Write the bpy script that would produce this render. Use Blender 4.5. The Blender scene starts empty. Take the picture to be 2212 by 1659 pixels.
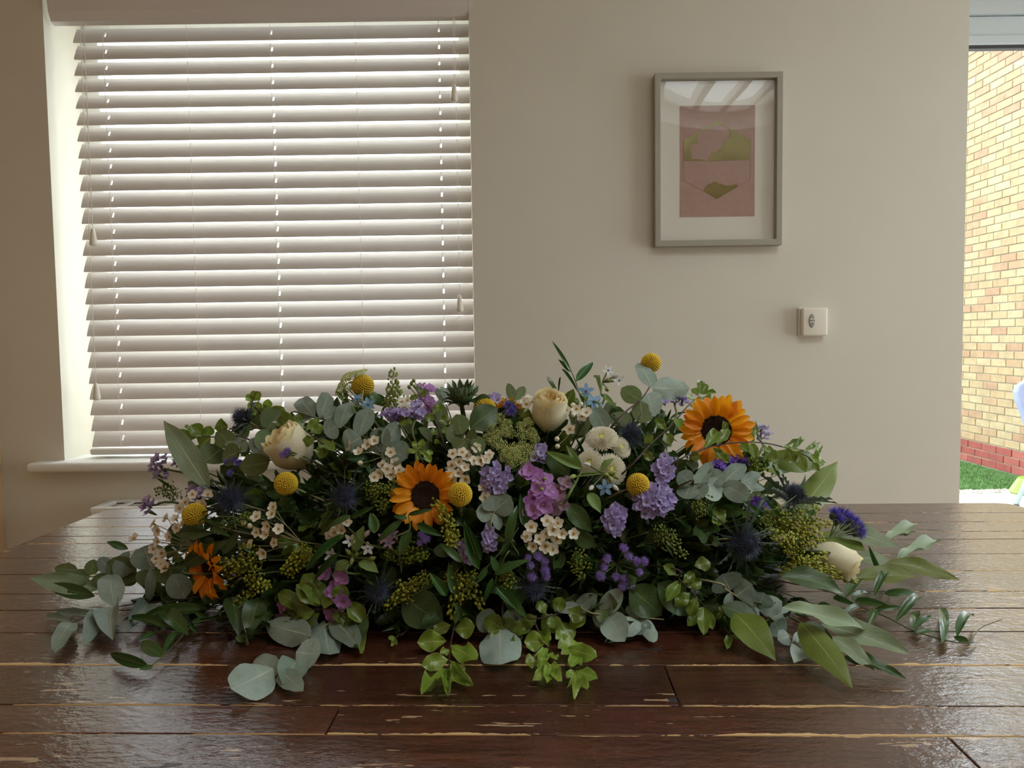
import bpy, math, random
from math import sin, cos, pi, sqrt, radians
from mathutils import Vector as V, Matrix
random.seed(7)
R = random.random
def U(a, b): return a + (b - a) * R()
scene = bpy.context.scene
COL = scene.collection
# ---------------------------------------------------------------- camera, sky, exposure
F = 1650.0
CAM = V((0, 0, 1.105))
PITCH, ROLL = radians(3.4), radians(0.8)
FWD = V((0, cos(PITCH), -sin(PITCH)))
UP0 = V((0, sin(PITCH), cos(PITCH)))
RGT = V((1, 0, 0)) * cos(ROLL) - UP0 * sin(ROLL)
UPV = UP0 * cos(ROLL) + V((1, 0, 0)) * sin(ROLL)
cd = bpy.data.cameras.new('camera'); cam = bpy.data.objects.new('camera', cd); COL.objects.link(cam)
m3 = Matrix((RGT, UPV, -FWD)).transposed()
cam.matrix_world = Matrix.Translation(CAM) @ m3.to_4x4()
cd.sensor_fit = 'HORIZONTAL'; cd.sensor_width = 36.0; cd.lens = 36.0 * F / 2212.0
cd.clip_start = 0.05; cd.clip_end = 200
scene.camera = cam
SKY = 7.0
w = bpy.data.worlds.new('sky'); scene.world = w; w.use_nodes = True
nt = w.node_tree; bg = nt.nodes['Background']
tc = nt.nodes.new('ShaderNodeTexCoord'); sx = nt.nodes.new('ShaderNodeSeparateXYZ'); nt.links.new(tc.outputs['Generated'], sx.inputs[0])
rp = nt.nodes.new('ShaderNodeValToRGB'); nt.links.new(sx.outputs['Z'], rp.inputs[0]); nt.links.new(rp.outputs[0], bg.inputs[0])
rp.color_ramp.elements[0].color = (0.86, 0.93, 1.0, 1); rp.color_ramp.elements[1].color = (0.92, 0.97, 1.0, 1)
bg.inputs[1].default_value = SKY
def portal(loc, rot, sx_, sy_):
    l = bpy.data.lights.new('daylight_portal', 'AREA'); l.shape = 'RECTANGLE'; l.size = sx_; l.size_y = sy_
    l.cycles.is_portal = True
    o = bpy.data.objects.new('daylight_portal', l); o.location = loc; o.rotation_euler = rot; COL.objects.link(o)
vs = scene.view_settings
vs.view_transform = 'Standard'; vs.look = 'None'; vs.gamma = 1.0; vs.use_curve_mapping = False
vs.exposure = 0.0
scene.cycles.max_bounces = 10; scene.cycles.diffuse_bounces = 6; scene.cycles.transparent_max_bounces = 16
scene.cycles.use_denoising = True
scene.cycles.sample_clamp_indirect = 6.0
# ---------------------------------------------------------------- helpers
TT = 0.76                                      # table top height
EC = V((-0.012, 1.085, TT)); ER = V((0.50, 0.225, 0.285))   # the mound of flowers
def ray(px, py):
    d = RGT * ((px - 1106.0) / F) - UPV * ((py - 829.5) / F) + FWD
    return d                                   # length along forward axis is 1
def onY(px, py, y): d = ray(px, py); return CAM + d * ((y - CAM.y) / d.y)
def onZ(px, py, z): d = ray(px, py); return CAM + d * ((z - CAM.z) / d.z)
def S(px, py, lift=0.0):
    """the point of the mound (or of the table before it) seen at a place of the photograph"""
    d = ray(px, py); k = [1.0 / (r * (1 + lift)) for r in ER]
    o = CAM - EC
    O = V((o.x * k[0], o.y * k[1], o.z * k[2])); D = V((d.x * k[0], d.y * k[1], d.z * k[2]))
    a, b, c = D.dot(D), D.dot(O), O.dot(O) - 1
    q = b * b - a * c
    t = (-b - sqrt(q)) / a if q > 0 else -b / a
    if d.z < 0: t = min(t, (TT + 0.008 - CAM.z) / d.z)
    return CAM + d * t
def pm(p): return (p - CAM).dot(FWD) / F       # metres per photo pixel at p
def outward(p):
    q = p - EC; n = V((q.x / ER.x ** 2, q.y / ER.y ** 2, max(q.z, 0.02) / ER.z ** 2)); return n.normalized()
def view(p): return (CAM - p).normalized()
def rv(s): return V((U(-s, s), U(-s, s), U(-s, s)))
def basis(n, spin=0.0):
    n = n.normalized(); a = V((0, 0, 1)) if abs(n.z) < 0.9 else V((0, 1, 0))
    x = a.cross(n).normalized(); y = n.cross(x)
    X = x * cos(spin) + y * sin(spin); Y = n.cross(X)
    return Matrix((X, Y, n)).transposed()
def mtx(p, B, s=1.0):
    if not isinstance(s, (tuple, list)): s = (s, s, s)
    return Matrix.Translation(p) @ (B @ Matrix.Diagonal(s)).to_4x4()
def lin(r, g, b):
    f = lambda c: (c / 255 / 12.92) if c <= 10 else ((c / 255 + 0.055) / 1.055) ** 2.4
    return (f(r), f(g), f(b), 1)
class MB:
    def __init__(s): s.v = []; s.f = []; s.uv = []; s.mi = []; s.cur = 0
    def add(s, vs, fs, uvs=None):
        n = len(s.v); s.v += [tuple(x) for x in vs]; s.uv += list(uvs) if uvs else [(0, 0)] * len(vs)
        for f in fs: s.f.append(tuple(i + n for i in f)); s.mi.append(s.cur)
    def box(s, a, b):
        x0, y0, z0 = a; x1, y1, z1 = b
        s.add([(x0,y0,z0),(x1,y0,z0),(x1,y1,z0),(x0,y1,z0),(x0,y0,z1),(x1,y0,z1),(x1,y1,z1),(x0,y1,z1)],
              [(3,2,1,0),(4,5,6,7),(0,1,5,4),(1,2,6,5),(2,3,7,6),(3,0,4,7)])
    def tube(s, pts, rad, n=6, cap=True):
        pts = [V(p) for p in pts]; rs = rad if isinstance(rad, (list, tuple)) else [rad] * len(pts)
        vs = []; prev = None
        for i, p in enumerate(pts):
            t = (pts[min(i+1, len(pts)-1)] - pts[max(i-1, 0)])
            t = t.normalized() if t.length > 1e-9 else V((0, 0, 1))
            if prev is None:
                a = V((0, 0, 1)) if abs(t.z) < 0.9 else V((1, 0, 0)); prev = a.cross(t).normalized()
            x = (prev - t * prev.dot(t)).normalized(); prev = x; y = t.cross(x)
            vs += [p + (x * cos(2*pi*j/n) + y * sin(2*pi*j/n)) * rs[i] for j in range(n)]
        fs = [(i*n+j, i*n+(j+1) % n, (i+1)*n+(j+1) % n, (i+1)*n+j) for i in range(len(pts)-1) for j in range(n)]
        if cap: fs += [tuple(range(n-1, -1, -1)), tuple(range((len(pts)-1)*n, len(pts)*n))]
        s.add(vs, fs)
    def lathe(s, prof, n=16, M=None):
        vs = []
        for r, z in prof: vs += [V((r*cos(2*pi*j/n), r*sin(2*pi*j/n), z)) for j in range(n)]
        if M: vs = [M @ v for v in vs]
        m = len(prof)
        fs = [(i*n+j, i*n+(j+1) % n, (i+1)*n+(j+1) % n, (i+1)*n+j) for i in range(m-1) for j in range(n)]
        if prof[0][0] > 1e-6: fs.append(tuple(range(n-1, -1, -1)))
        if prof[-1][0] > 1e-6: fs.append(tuple(range((m-1)*n, m*n)))
        s.add(vs, fs)
    def ball(s, c, r, n=6, m=4, sq=(1, 1, 1)):
        vs = [(c[0], c[1], c[2]-r*sq[2])]
        for i in range(1, m):
            a = pi*i/m
            vs += [(c[0]+r*sq[0]*sin(a)*cos(2*pi*j/n), c[1]+r*sq[1]*sin(a)*sin(2*pi*j/n), c[2]-r*sq[2]*cos(a)) for j in range(n)]
        vs.append((c[0], c[1], c[2]+r*sq[2])); L = len(vs)-1
        fs = [(0, 1+(j+1) % n, 1+j) for j in range(n)]
        for i in range(m-2): fs += [(1+i*n+j, 1+i*n+(j+1) % n, 1+(i+1)*n+(j+1) % n, 1+(i+1)*n+j) for j in range(n)]
        fs += [(1+(m-2)*n+j, 1+(m-2)*n+(j+1) % n, L) for j in range(n)]
        s.add(vs, fs)
    def spike(s, a, b, r):
        a, b = V(a), V(b); t = (b-a).normalized(); B = basis(t)
        s.add([a + B @ V((r*cos(q), r*sin(q), 0)) for q in (0, 2.094, 4.189)] + [b], [(0,1,3),(1,2,3),(2,0,3)])
    def slab(s, xs, ys, holes, z0, z1, M=None):
        """a plate over the grid xs x ys with the cells in holes left open"""
        nx, ny = len(xs)-1, len(ys)-1; vs = []; fs = []
        for z in (z0, z1):
            for y in ys: vs += [V((x, y, z)) for x in xs]
        k = (nx+1)*(ny+1); I = lambda i, j, l: l*k + j*(nx+1) + i
        solid = lambda i, j: 0 <= i < nx and 0 <= j < ny and (i, j) not in holes
        for i in range(nx):
            for j in range(ny):
                if not solid(i, j): continue
                fs += [(I(i,j,0), I(i,j+1,0), I(i+1,j+1,0), I(i+1,j,0)), (I(i,j,1), I(i+1,j,1), I(i+1,j+1,1), I(i,j+1,1))]
                if not solid(i-1, j): fs.append((I(i,j,0), I(i,j,1), I(i,j+1,1), I(i,j+1,0)))
                if not solid(i+1, j): fs.append((I(i+1,j,0), I(i+1,j+1,0), I(i+1,j+1,1), I(i+1,j,1)))
                if not solid(i, j-1): fs.append((I(i,j,0), I(i+1,j,0), I(i+1,j,1), I(i,j,1)))
                if not solid(i, j+1): fs.append((I(i,j+1,0), I(i,j+1,1), I(i+1,j+1,1), I(i+1,j+1,0)))
        if M: vs = [M @ v for v in vs]
        s.add(vs, fs)
    def mesh(s, name, *mats, smooth=False, bevel=0.0, seg=2):
        me = bpy.data.meshes.new(name); me.from_pydata(s.v, [], s.f)
        for m in mats: me.materials.append(m)
        me.polygons.foreach_set('material_index', s.mi)
        u = me.uv_layers.new(name='UVMap'); li = [0]*len(me.loops); me.loops.foreach_get('vertex_index', li)
        flat = [c for i in li for c in s.uv[i]]; u.data.foreach_set('uv', flat)
        if bevel:
            import bmesh
            bm = bmesh.new(); bm.from_mesh(me)
            bmesh.ops.bevel(bm, geom=[e for e in bm.edges if e.is_manifold and e.calc_face_angle(0) > 0.6], offset=bevel, segments=seg, profile=0.5, affect='EDGES', clamp_overlap=True)
            bm.to_mesh(me); bm.free()
        if smooth: me.polygons.foreach_set('use_smooth', [True]*len(me.polygons))
        return me
def ob(name, me, parent=None, M=None, kind=None, label=None, cat=None, group=None):
    o = bpy.data.objects.new(name, me); COL.objects.link(o)
    if parent is not None: o.parent = parent
    if M is not None:
        o.matrix_basis = (Matrix.Translation(-parent.location) @ M) if parent is not None and parent.parent is None else M
    elif parent is not None and parent.parent is None: o.location = -parent.location
    if kind: o['kind'] = kind
    if label: o['label'] = label
    if cat: o['category'] = cat
    if group: o['group'] = group
    return o
def root(name, label, cat, loc=(0, 0, 0), group=None, kind=None):
    o = ob(name, None, None, None, kind, label, cat, group); o.location = V(loc); o.empty_display_size = 0.02
    return o
def child(name, me, part, M):
    """a sub-part: M is in the part's own space"""
    o = bpy.data.objects.new(name, me); COL.objects.link(o); o.parent = part; o.matrix_basis = M; return o
def smoothline(pts, k=5):
    pts = [V(p) for p in pts]
    if len(pts) < 3: return [pts[0].lerp(pts[-1], i/k) for i in range(k+1)]
    out = []; P = [pts[0]*2-pts[1]] + pts + [pts[-1]*2-pts[-2]]
    for i in range(1, len(P)-2):
        a, b, c, d = P[i-1:i+3]
        for j in range(k):
            t = j/k
            out.append(0.5*((2*b)+(c-a)*t+(2*a-5*b+4*c-d)*t*t+(3*b-a-3*c+d)*t**3))
    return out + [pts[-1]]
# ---------------------------------------------------------------- materials
def newmat(name):
    m = bpy.data.materials.new(name); m.use_nodes = True; t = m.node_tree
    return m, t, t.nodes['Principled BSDF'], lambda k: t.nodes.new('ShaderNode' + k), t.links.new
def plain(name, c, rough=0.5, var=0.0, scale=40, bump=0.0, bscale=200, metal=0.0, c2=None, trans=0.0, coat=0.0, rnd=0.0):
    m, t, p, N, L = newmat(name)
    p.inputs['Roughness'].default_value = rough; p.inputs['Metallic'].default_value = metal
    p.inputs['Base Color'].default_value = c; p.inputs['Coat Weight'].default_value = coat
    tex = N('TexCoord'); src = None
    if var or c2:
        n = N('TexNoise'); n.inputs['Scale'].default_value = scale; n.inputs['Detail'].default_value = 4; L(tex.outputs['Object'], n.inputs['Vector'])
        x = N('Mix'); x.data_type = 'RGBA'; x.inputs['A'].default_value = c
        x.inputs['B'].default_value = c2 or tuple(v*(1-var) for v in c[:3]) + (1,)
        q = N('MapRange'); q.inputs['From Min'].default_value = 0.38; q.inputs['From Max'].default_value = 0.62; L(n.outputs['Fac'], q.inputs['Value']); L(q.outputs[0], x.inputs['Factor'])
        src = x.outputs['Result']
    if rnd:
        h = N('HueSaturation'); oi = N('ObjectInfo'); q = N('MapRange'); q.inputs['To Min'].default_value = 1-rnd; q.inputs['To Max'].default_value = 1+rnd
        L(oi.outputs['Random'], q.inputs['Value']); L(q.outputs[0], h.inputs['Value'])
        if src: L(src, h.inputs['Color'])
        else: h.inputs['Color'].default_value = c
        src = h.outputs[0]
    if src: L(src, p.inputs['Base Color'])
    if bump:
        n = N('TexNoise'); n.inputs['Scale'].default_value = bscale; n.inputs['Detail'].default_value = 3; L(tex.outputs['Object'], n.inputs['Vector'])
        b = N('Bump'); b.inputs['Strength'].default_value = bump; b.inputs['Distance'].default_value = 0.002; L(n.outputs['Fac'], b.inputs['Height']); L(b.outputs[0], p.inputs['Normal'])
    if trans:
        o = t.nodes['Material Output']; tr = N('BsdfTranslucent'); mx = N('MixShader'); mx.inputs[0].default_value = trans
        if src: L(src, tr.inputs[0])
        else: tr.inputs[0].default_value = c
        L(p.outputs[0], mx.inputs[1]); L(tr.outputs[0], mx.inputs[2]); L(mx.outputs[0], o.inputs[0])
    return m
def leafmat(name, top, back, vein, rough=0.4, trans=0.25, mottle=0.25, veinw=0.018, sidev=0.35, rnd=0.18, edge=None):
    m, t, p, N, L = newmat(name); p.inputs['Roughness'].default_value = rough
    uv = N('UVMap'); sp = N('SeparateXYZ'); L(uv.outputs[0], sp.inputs[0])
    def math(op, a, b=None):
        n = N('Math'); n.operation = op
        for i, s in enumerate((a, b)):
            if s is None: continue
            if hasattr(s, 'links') or hasattr(s, 'is_linked'): L(s, n.inputs[i])
            else: n.inputs[i].default_value = s
        return n.outputs[0]
    d = math('ABSOLUTE', math('SUBTRACT', sp.outputs[1], 0.5))        # 0 on the midrib, .5 at the margin
    mid = math('LESS_THAN', d, math('MULTIPLY', math('SUBTRACT', 1.15, sp.outputs[0]), veinw * 2))
    ph = math('SUBTRACT', math('MULTIPLY', sp.outputs[0], 8.0), math('MULTIPLY', d, 7.0))
    side = math('MULTIPLY', math('GREATER_THAN', math('SINE', math('MULTIPLY', ph, 6.283)), 0.93), sidev)
    vm = math('MAXIMUM', mid, side)
    geo = N('NewGeometry')
    x = N('Mix'); x.data_type = 'RGBA'; x.inputs['A'].default_value = top; x.inputs['B'].default_value = back; L(geo.outputs['Backfacing'], x.inputs['Factor'])
    tex = N('TexCoord'); n = N('TexNoise'); n.inputs['Scale'].default_value = 5; n.inputs['Detail'].default_value = 5; L(tex.outputs['Object'], n.inputs['Vector'])
    n.inputs['Roughness'].default_value = 0.7
    h = N('HueSaturation'); oi = N('ObjectInfo')
    q = N('MapRange'); q.inputs['To Min'].default_value = 1-rnd; q.inputs['To Max'].default_value = 1+rnd; L(oi.outputs['Random'], q.inputs['Value'])
    q2 = N('MapRange'); q2.inputs['From Min'].default_value = 0.3; q2.inputs['From Max'].default_value = 0.7; q2.inputs['To Min'].default_value = 1-mottle; q2.inputs['To Max'].default_value = 1+mottle; L(n.outputs['Fac'], q2.inputs['Value'])
    L(math('MULTIPLY', q.outputs[0], q2.outputs[0]), h.inputs['Value'])
    q3 = N('MapRange'); q3.inputs['To Min'].default_value = 0.485; q3.inputs['To Max'].default_value = 0.515; L(oi.outputs['Random'], q3.inputs['Value']); L(q3.outputs[0], h.inputs['Hue'])
    L(x.outputs['Result'], h.inputs['Color'])
    y = N('Mix'); y.data_type = 'RGBA'; y.inputs['B'].default_value = vein; L(h.outputs[0], y.inputs['A']); L(vm, y.inputs['Factor'])
    c = y.outputs['Result']
    if edge:
        z = N('Mix'); z.data_type = 'RGBA'; z.inputs['B'].default_value = edge; L(c, z.inputs['A']); L(math('GREATER_THAN', d, 0.47), z.inputs['Factor']); c = z.outputs['Result']
    L(c, p.inputs['Base Color'])
    b = N('Bump'); b.inputs['Strength'].default_value = 0.25; b.inputs['Distance'].default_value = 0.03; b.invert = True; L(vm, b.inputs['Height']); L(b.outputs[0], p.inputs['Normal'])
    o = t.nodes['Material Output']; tr = N('BsdfTranslucent'); mx = N('MixShader'); mx.inputs[0].default_value = trans
    L(c, tr.inputs[0]); L(p.outputs[0], mx.inputs[1]); L(tr.outputs[0], mx.inputs[2]); L(mx.outputs[0], o.inputs[0])
    return m
def glassmat(name, k=0.06, rough=0.0, frn=1.45):
    m, t, p, N, L = newmat(name); t.nodes.remove(p)
    a = N('BsdfTransparent'); a.inputs[0].default_value = (0.97, 0.985, 0.98, 1); g = N('BsdfGlossy'); g.inputs['Roughness'].default_value = rough
    lw = N('LayerWeight'); lw.inputs[0].default_value = 0.5; pw = N('Math'); pw.operation = 'POWER'; pw.inputs[1].default_value = 5; L(lw.outputs['Facing'], pw.inputs[0])
    f = N('Math'); f.operation = 'MULTIPLY_ADD'; f.inputs[1].default_value = 0.95; f.inputs[2].default_value = k; L(pw.outputs[0], f.inputs[0]); mx = N('MixShader'); L(f.outputs[0], mx.inputs[0]); L(a.outputs[0], mx.inputs[1]); L(g.outputs[0], mx.inputs[2])
    L(mx.outputs[0], t.nodes['Material Output'].inputs[0]); return m
def tablemat():
    m, t, p, N, L = newmat('worn_dark_lacquer')
    uv = N('UVMap'); sp = N('SeparateXYZ'); L(uv.outputs[0], sp.inputs[0]); tex = N('TexCoord'); oi = N('ObjectInfo')
    ofs = N('VectorMath'); ofs.operation = 'ADD'; cx = N('CombineXYZ'); mu = N('Math'); mu.operation = 'MULTIPLY'; mu.inputs[1].default_value = 37.0
    L(oi.outputs['Random'], mu.inputs[0]); L(mu.outputs[0], cx.inputs[0]); L(mu.outputs[0], cx.inputs[2]); L(tex.outputs['Object'], ofs.inputs[0]); L(cx.outputs[0], ofs.inputs[1])
    def noise(sc, det, rough=0.6, stretch=(1, 1, 1)):
        mp = N('Mapping'); mp.inputs['Scale'].default_value = stretch; L(ofs.outputs[0], mp.inputs[0])
        n = N('TexNoise'); n.inputs['Scale'].default_value = sc; n.inputs['Detail'].default_value = det; n.inputs['Roughness'].default_value = rough; L(mp.outputs[0], n.inputs['Vector']); return n.outputs['Fac']
    def rng(s, a, b, c, d):
        q = N('MapRange'); q.inputs['From Min'].default_value = a; q.inputs['From Max'].default_value = b; q.inputs['To Min'].default_value = c; q.inputs['To Max'].default_value = d; L(s, q.inputs['Value']); return q.outputs[0]
    def op(o, a, b=None):
        n = N('Math'); n.operation = o
        for i, s in enumerate((a, b)):
            if s is None: continue
            if isinstance(s, (int, float)): n.inputs[i].default_value = s
            else: L(s, n.inputs[i])
        return n.outputs[0]
    def mix(f, a, b):
        x = N('Mix'); x.data_type = 'RGBA'
        for k, s in (('Factor', f), ('A', a), ('B', b)):
            if isinstance(s, tuple): x.inputs[k].default_value = s
            else: L(s, x.inputs[k])
        return x.outputs['Result']
    grain = noise(9, 6, 0.65, (1.0, 14, 14))
    broad = noise(2.2, 3, 0.5, (1, 4, 4))
    c = mix(rng(grain, 0.3, 0.7, 0, 1), lin(50, 26, 17), lin(94, 52, 35))
    c = mix(rng(broad, 0.35, 0.65, 0, 0.5), c, lin(64, 36, 28))
    h = N('HueSaturation'); L(rng(oi.outputs['Random'], 0, 1, 0.75, 1.2), h.inputs['Value']); L(c, h.inputs['Color']); c = h.outputs[0]
    # worn away lacquer: along the long edges, and in small flecks that follow the grain
    d = op('MINIMUM', sp.outputs[1], op('SUBTRACT', 1.0, sp.outputs[1]))
    wob = noise(55, 4, 0.7, (0.45, 1, 1)); seg = noise(3.0, 2, 0.5, (1, 8, 8))
    thr = op('MULTIPLY', rng(seg, 0.53, 0.74, 0.0, 0.075), rng(wob, 0.40, 0.62, 0.0, 1.35))
    def attr(nm):
        n = N('Attribute'); n.attribute_type = 'OBJECT'; n.attribute_name = nm; return n.outputs['Fac']
    far = op('GREATER_THAN', sp.outputs[1], 0.5)
    wear = op('ADD', op('MULTIPLY', far, attr('wear_far')), op('MULTIPLY', op('SUBTRACT', 1.0, far), attr('wear_near')))
    thr = op('MAXIMUM', thr, op('MULTIPLY', wear, rng(noise(7, 5, 0.75, (1, 0.2, 1)), 0.44, 0.70, -0.004, 0.10)))
    chip = op('LESS_THAN', d, thr)
    fl = noise(120, 3, 0.6, (0.14, 1, 1)); area = noise(4.5, 2, 0.5, (0.6, 2, 1))
    fleck = op('GREATER_THAN', op('ADD', fl, rng(area, 0.40, 0.66, -0.09, 0.05)), 0.68)
    c = mix(op('MULTIPLY', fleck, 0.8), c, lin(186, 156, 124))
    c = mix(chip, c, lin(205, 168, 112))
    pit = op('GREATER_THAN', noise(34, 2, 0.5, (0.4, 1.3, 1)), 0.74); c = mix(pit, c, lin(22, 13, 10))
    L(c, p.inputs['Base Color'])
    any_ = op('MAXIMUM', chip, pit)
    ro = op('MAXIMUM', rng(noise(30, 4), 0.3, 0.7, 0.20, 0.30), op('MULTIPLY', any_, 0.7)); L(ro, p.inputs['Roughness'])
    p.inputs['Specular IOR Level'].default_value = 0.75; p.inputs['Coat Weight'].default_value = 0.5; p.inputs['Coat Roughness'].default_value = 0.12
    hgt = op('SUBTRACT', op('ADD', op('MULTIPLY', noise(170, 3, 0.6, (0.5, 1, 1)), 0.55), op('MULTIPLY', noise(26, 4, 0.6, (0.4, 1, 1)), 0.6)), op('MULTIPLY', any_, 0.5))
    b = N('Bump'); b.inputs['Strength'].default_value = 0.34; b.inputs['Distance'].default_value = 0.004; L(hgt, b.inputs['Height']); L(b.outputs[0], p.inputs['Normal']); L(b.outputs[0], p.inputs['Coat Normal'])
    return m
M_wall = plain('wall_paint', lin(212, 206, 190), 0.85, 0.03, 3, 0.06, 350)
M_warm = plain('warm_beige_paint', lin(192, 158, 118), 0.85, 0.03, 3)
M_white = plain('white_paint', lin(228, 227, 222), 0.45, 0.02, 8, 0.03, 120)
M_ceil = plain('ceiling_paint', lin(236, 235, 230), 0.9, 0.02, 4)
M_slat = plain('blind_slat_paint', lin(214, 208, 202), 0.42, 0.02, 6, 0.02, 80)
M_cord = plain('blind_cord', lin(232, 228, 220), 0.8)
M_floor = plain('floor_oak', lin(150, 118, 84), 0.5, 0.25, 6)
M_table = tablemat()
M_tunder = plain('table_underframe', lin(60, 36, 27), 0.5, 0.3, 20)
M_upvc = plain('grey_window_frame', lin(196, 203, 206), 0.35)
M_gasket = plain('black_gasket', lin(58, 55, 54), 0.6)
M_glass = glassmat('window_glass', 0.03)
M_pglass = glassmat('picture_glass', 0.05)
M_pframe = plain('greige_frame', lin(158, 152, 136), 0.5, 0.04, 30)
M_mount = plain('white_mount_board', lin(225, 218, 206), 0.85)
M_pink = plain('dusty_pink_print', lin(176, 142, 130), 0.8, 0.06, 60)
M_gold = plain('gold_foil', lin(136, 122, 82), 0.3, 0.2, 25, 0.2, 30, metal=0.95)
M_plast = plain('cream_plastic', lin(226, 219, 202), 0.35)
M_plgrey = plain('grey_plastic', lin(150, 147, 138), 0.4)
def brickmat(name, a, b, c3):
    m, t, p, N, L = newmat(name); p.inputs['Roughness'].default_value = 0.9
    oi = N('ObjectInfo'); r = N('ValToRGB'); L(oi.outputs['Random'], r.inputs[0]); e = r.color_ramp.elements
    e[0].color = a; e[1].color = c3; k = e.new(0.55); k.color = b
    tex = N('TexCoord'); n = N('TexNoise'); n.inputs['Scale'].default_value = 14; n.inputs['Detail'].default_value = 4; v = N('VectorMath'); v.operation = 'ADD'; L(tex.outputs['Object'], v.inputs[0]); L(oi.outputs['Location'], v.inputs[1]); L(v.outputs[0], n.inputs['Vector'])
    h = N('HueSaturation'); q = N('MapRange'); q.inputs['From Min'].default_value = 0.3; q.inputs['From Max'].default_value = 0.7; q.inputs['To Min'].default_value = 0.8; q.inputs['To Max'].default_value = 1.12; L(n.outputs['Fac'], q.inputs['Value']); L(q.outputs[0], h.inputs['Value']); L(r.outputs[0], h.inputs['Color']); L(h.outputs[0], p.inputs['Base Color'])
    return m
M_brick = brickmat('buff_brick', lin(150, 134, 102), lin(146, 124, 90), lin(138, 106, 80))
M_brickr = brickmat('red_brick', lin(128, 58, 48), lin(120, 52, 42), lin(136, 72, 60))
M_mortar = plain('mortar', lin(150, 138, 114), 0.95, 0.1, 20)
M_grass = plain('lawn_green', lin(62, 100, 38), 0.9, 0.3, 18)
M_patio = plain('pale_patio', lin(206, 208, 204), 0.9, 0.06, 3)
M_pebble = plain('pebble', lin(190, 180, 168), 0.9, rnd=0.2, var=0.35, scale=14)
M_lime = plain('lime_plastic', lin(104, 142, 22), 0.4)
M_steel = plain('white_tube', lin(140, 156, 156), 0.35)
M_black = plain('black_rubber', lin(35, 35, 36), 0.6)
M_lilac = plain('lilac_cushion_cloth', lin(122, 128, 156), 0.9, 0.1, 20)
# foliage and flowers
M_euc = leafmat('silver_eucalyptus', lin(122, 138, 122), lin(134, 139, 116), lin(168, 172, 148), 0.55, 0.22, 0.18, 0.012, 0.18)
M_eucp = leafmat('pale_eucalyptus', lin(146, 162, 148), lin(148, 152, 128), lin(186, 190, 170), 0.55, 0.18, 0.14, 0.012, 0.18)
M_eucg = leafmat('green_eucalyptus', lin(100, 114, 68), lin(122, 128, 88), lin(144, 150, 106), 0.5, 0.25, 0.2, 0.012, 0.2)
M_biggr = leafmat('olive_leaf', lin(116, 132, 54), lin(128, 138, 78), lin(164, 168, 108), 0.42, 0.3, 0.12, 0.012, 0.22)
M_bigpale = leafmat('sage_leaf', lin(142, 158, 122), lin(140, 152, 118), lin(186, 192, 158), 0.5, 0.25, 0.12, 0.012, 0.25)
M_bigdark = leafmat('dark_broad_leaf', lin(64, 86, 42), lin(90, 104, 62), lin(108, 122, 74), 0.4, 0.2, 0.2, 0.012, 0.3)
M_pit = leafmat('pittosporum_leaf', lin(108, 130, 46), lin(130, 146, 78), lin(150, 158, 92), 0.24, 0.28, 0.12, 0.02, 0.3, 0.22, edge=lin(140, 150, 88))
M_pitb = leafmat('bright_pittosporum_leaf', lin(132, 158, 54), lin(134, 150, 80), lin(176, 188, 112), 0.22, 0.3, 0.1, 0.02, 0.3, 0.15, edge=lin(160, 172, 96))
M_rus = leafmat('ruscus_leaf', lin(62, 94, 42), lin(88, 112, 62), lin(98, 126, 68), 0.22, 0.28, 0.1, 0.01, 0.08)
M_twl = leafmat('downy_leaf', lin(118, 140, 72), lin(134, 150, 98), lin(150, 162, 106), 0.6, 0.28, 0.1, 0.014, 0.12)
M_dark = leafmat('deep_green_leaf', lin(60, 84, 38), lin(82, 102, 56), lin(96, 116, 60), 0.35, 0.2, 0.25, 0.014, 0.25, 0.35)
M_stem = plain('green_stem', lin(86, 98, 52), 0.6, 0.2, 60)
M_stemd = plain('brown_stem', lin(70, 46, 36), 0.6, 0.2, 60)
M_stemp = plain('pale_stem', lin(152, 146, 104), 0.6, 0.2, 60)
M_foam = plain('floral_foam', lin(34, 52, 28), 0.95, 0.3, 60)
M_sunp = leafmat('sunflower_petal', lin(250, 160, 14), lin(236, 156, 34), lin(214, 116, 6), 0.5, 0.35, 0.1, 0.006, 0.12, 0.1)
M_sund = plain('sunflower_disc', lin(58, 32, 14), 0.8, 0.5, 300, c2=lin(26, 15, 10))
M_sundots = plain('sunflower_floret', lin(74, 44, 22), 0.8, rnd=0.0)
M_sepal = leafmat('sunflower_sepal', lin(64, 82, 44), lin(84, 100, 62), lin(100, 116, 70), 0.6, 0.15, 0.15, 0.01, 0.1)
M_bil = plain('billy_button_yellow', lin(218, 186, 48), 0.75)
M_bilgap = plain('billy_button_gap_shade', lin(150, 118, 22), 0.85)  # darker yellow under the bumps, shade of their gaps put into the colour
M_rose = plain('cream_rose_petal', lin(246, 238, 200), 0.55, 0.08, 14, trans=0.3, c2=lin(242, 226, 174))
M_roseout = plain('pale_rose_petal', lin(246, 240, 210), 0.55, 0.08, 14, trans=0.3)
M_peach = plain('peach_rose_petal', lin(242, 216, 158), 0.55, 0.1, 14, trans=0.3)
M_mum = plain('cream_mum_petal', lin(250, 247, 232), 0.6, trans=0.25)
M_mumgap = plain('mum_gap_shade', lin(176, 164, 112), 0.8)  # darker tone seen between the petals, gap shade put into the colour
M_mumc = plain('mum_centre', lin(206, 206, 96), 0.7)
M_this = plain('thistle_blue', lin(88, 97, 122), 0.6, 0.4, 400, c2=lin(40, 45, 62))
M_thist = plain('thistle_tip', lin(84, 92, 132), 0.6, 0.3, 60)
M_thisd = plain('thistle_core', lin(36, 38, 56), 0.8)
M_bract = leafmat('thistle_bract', lin(100, 116, 104), lin(116, 130, 120), lin(134, 146, 132), 0.5, 0.12, 0.15, 0.015, 0.15)
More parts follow.
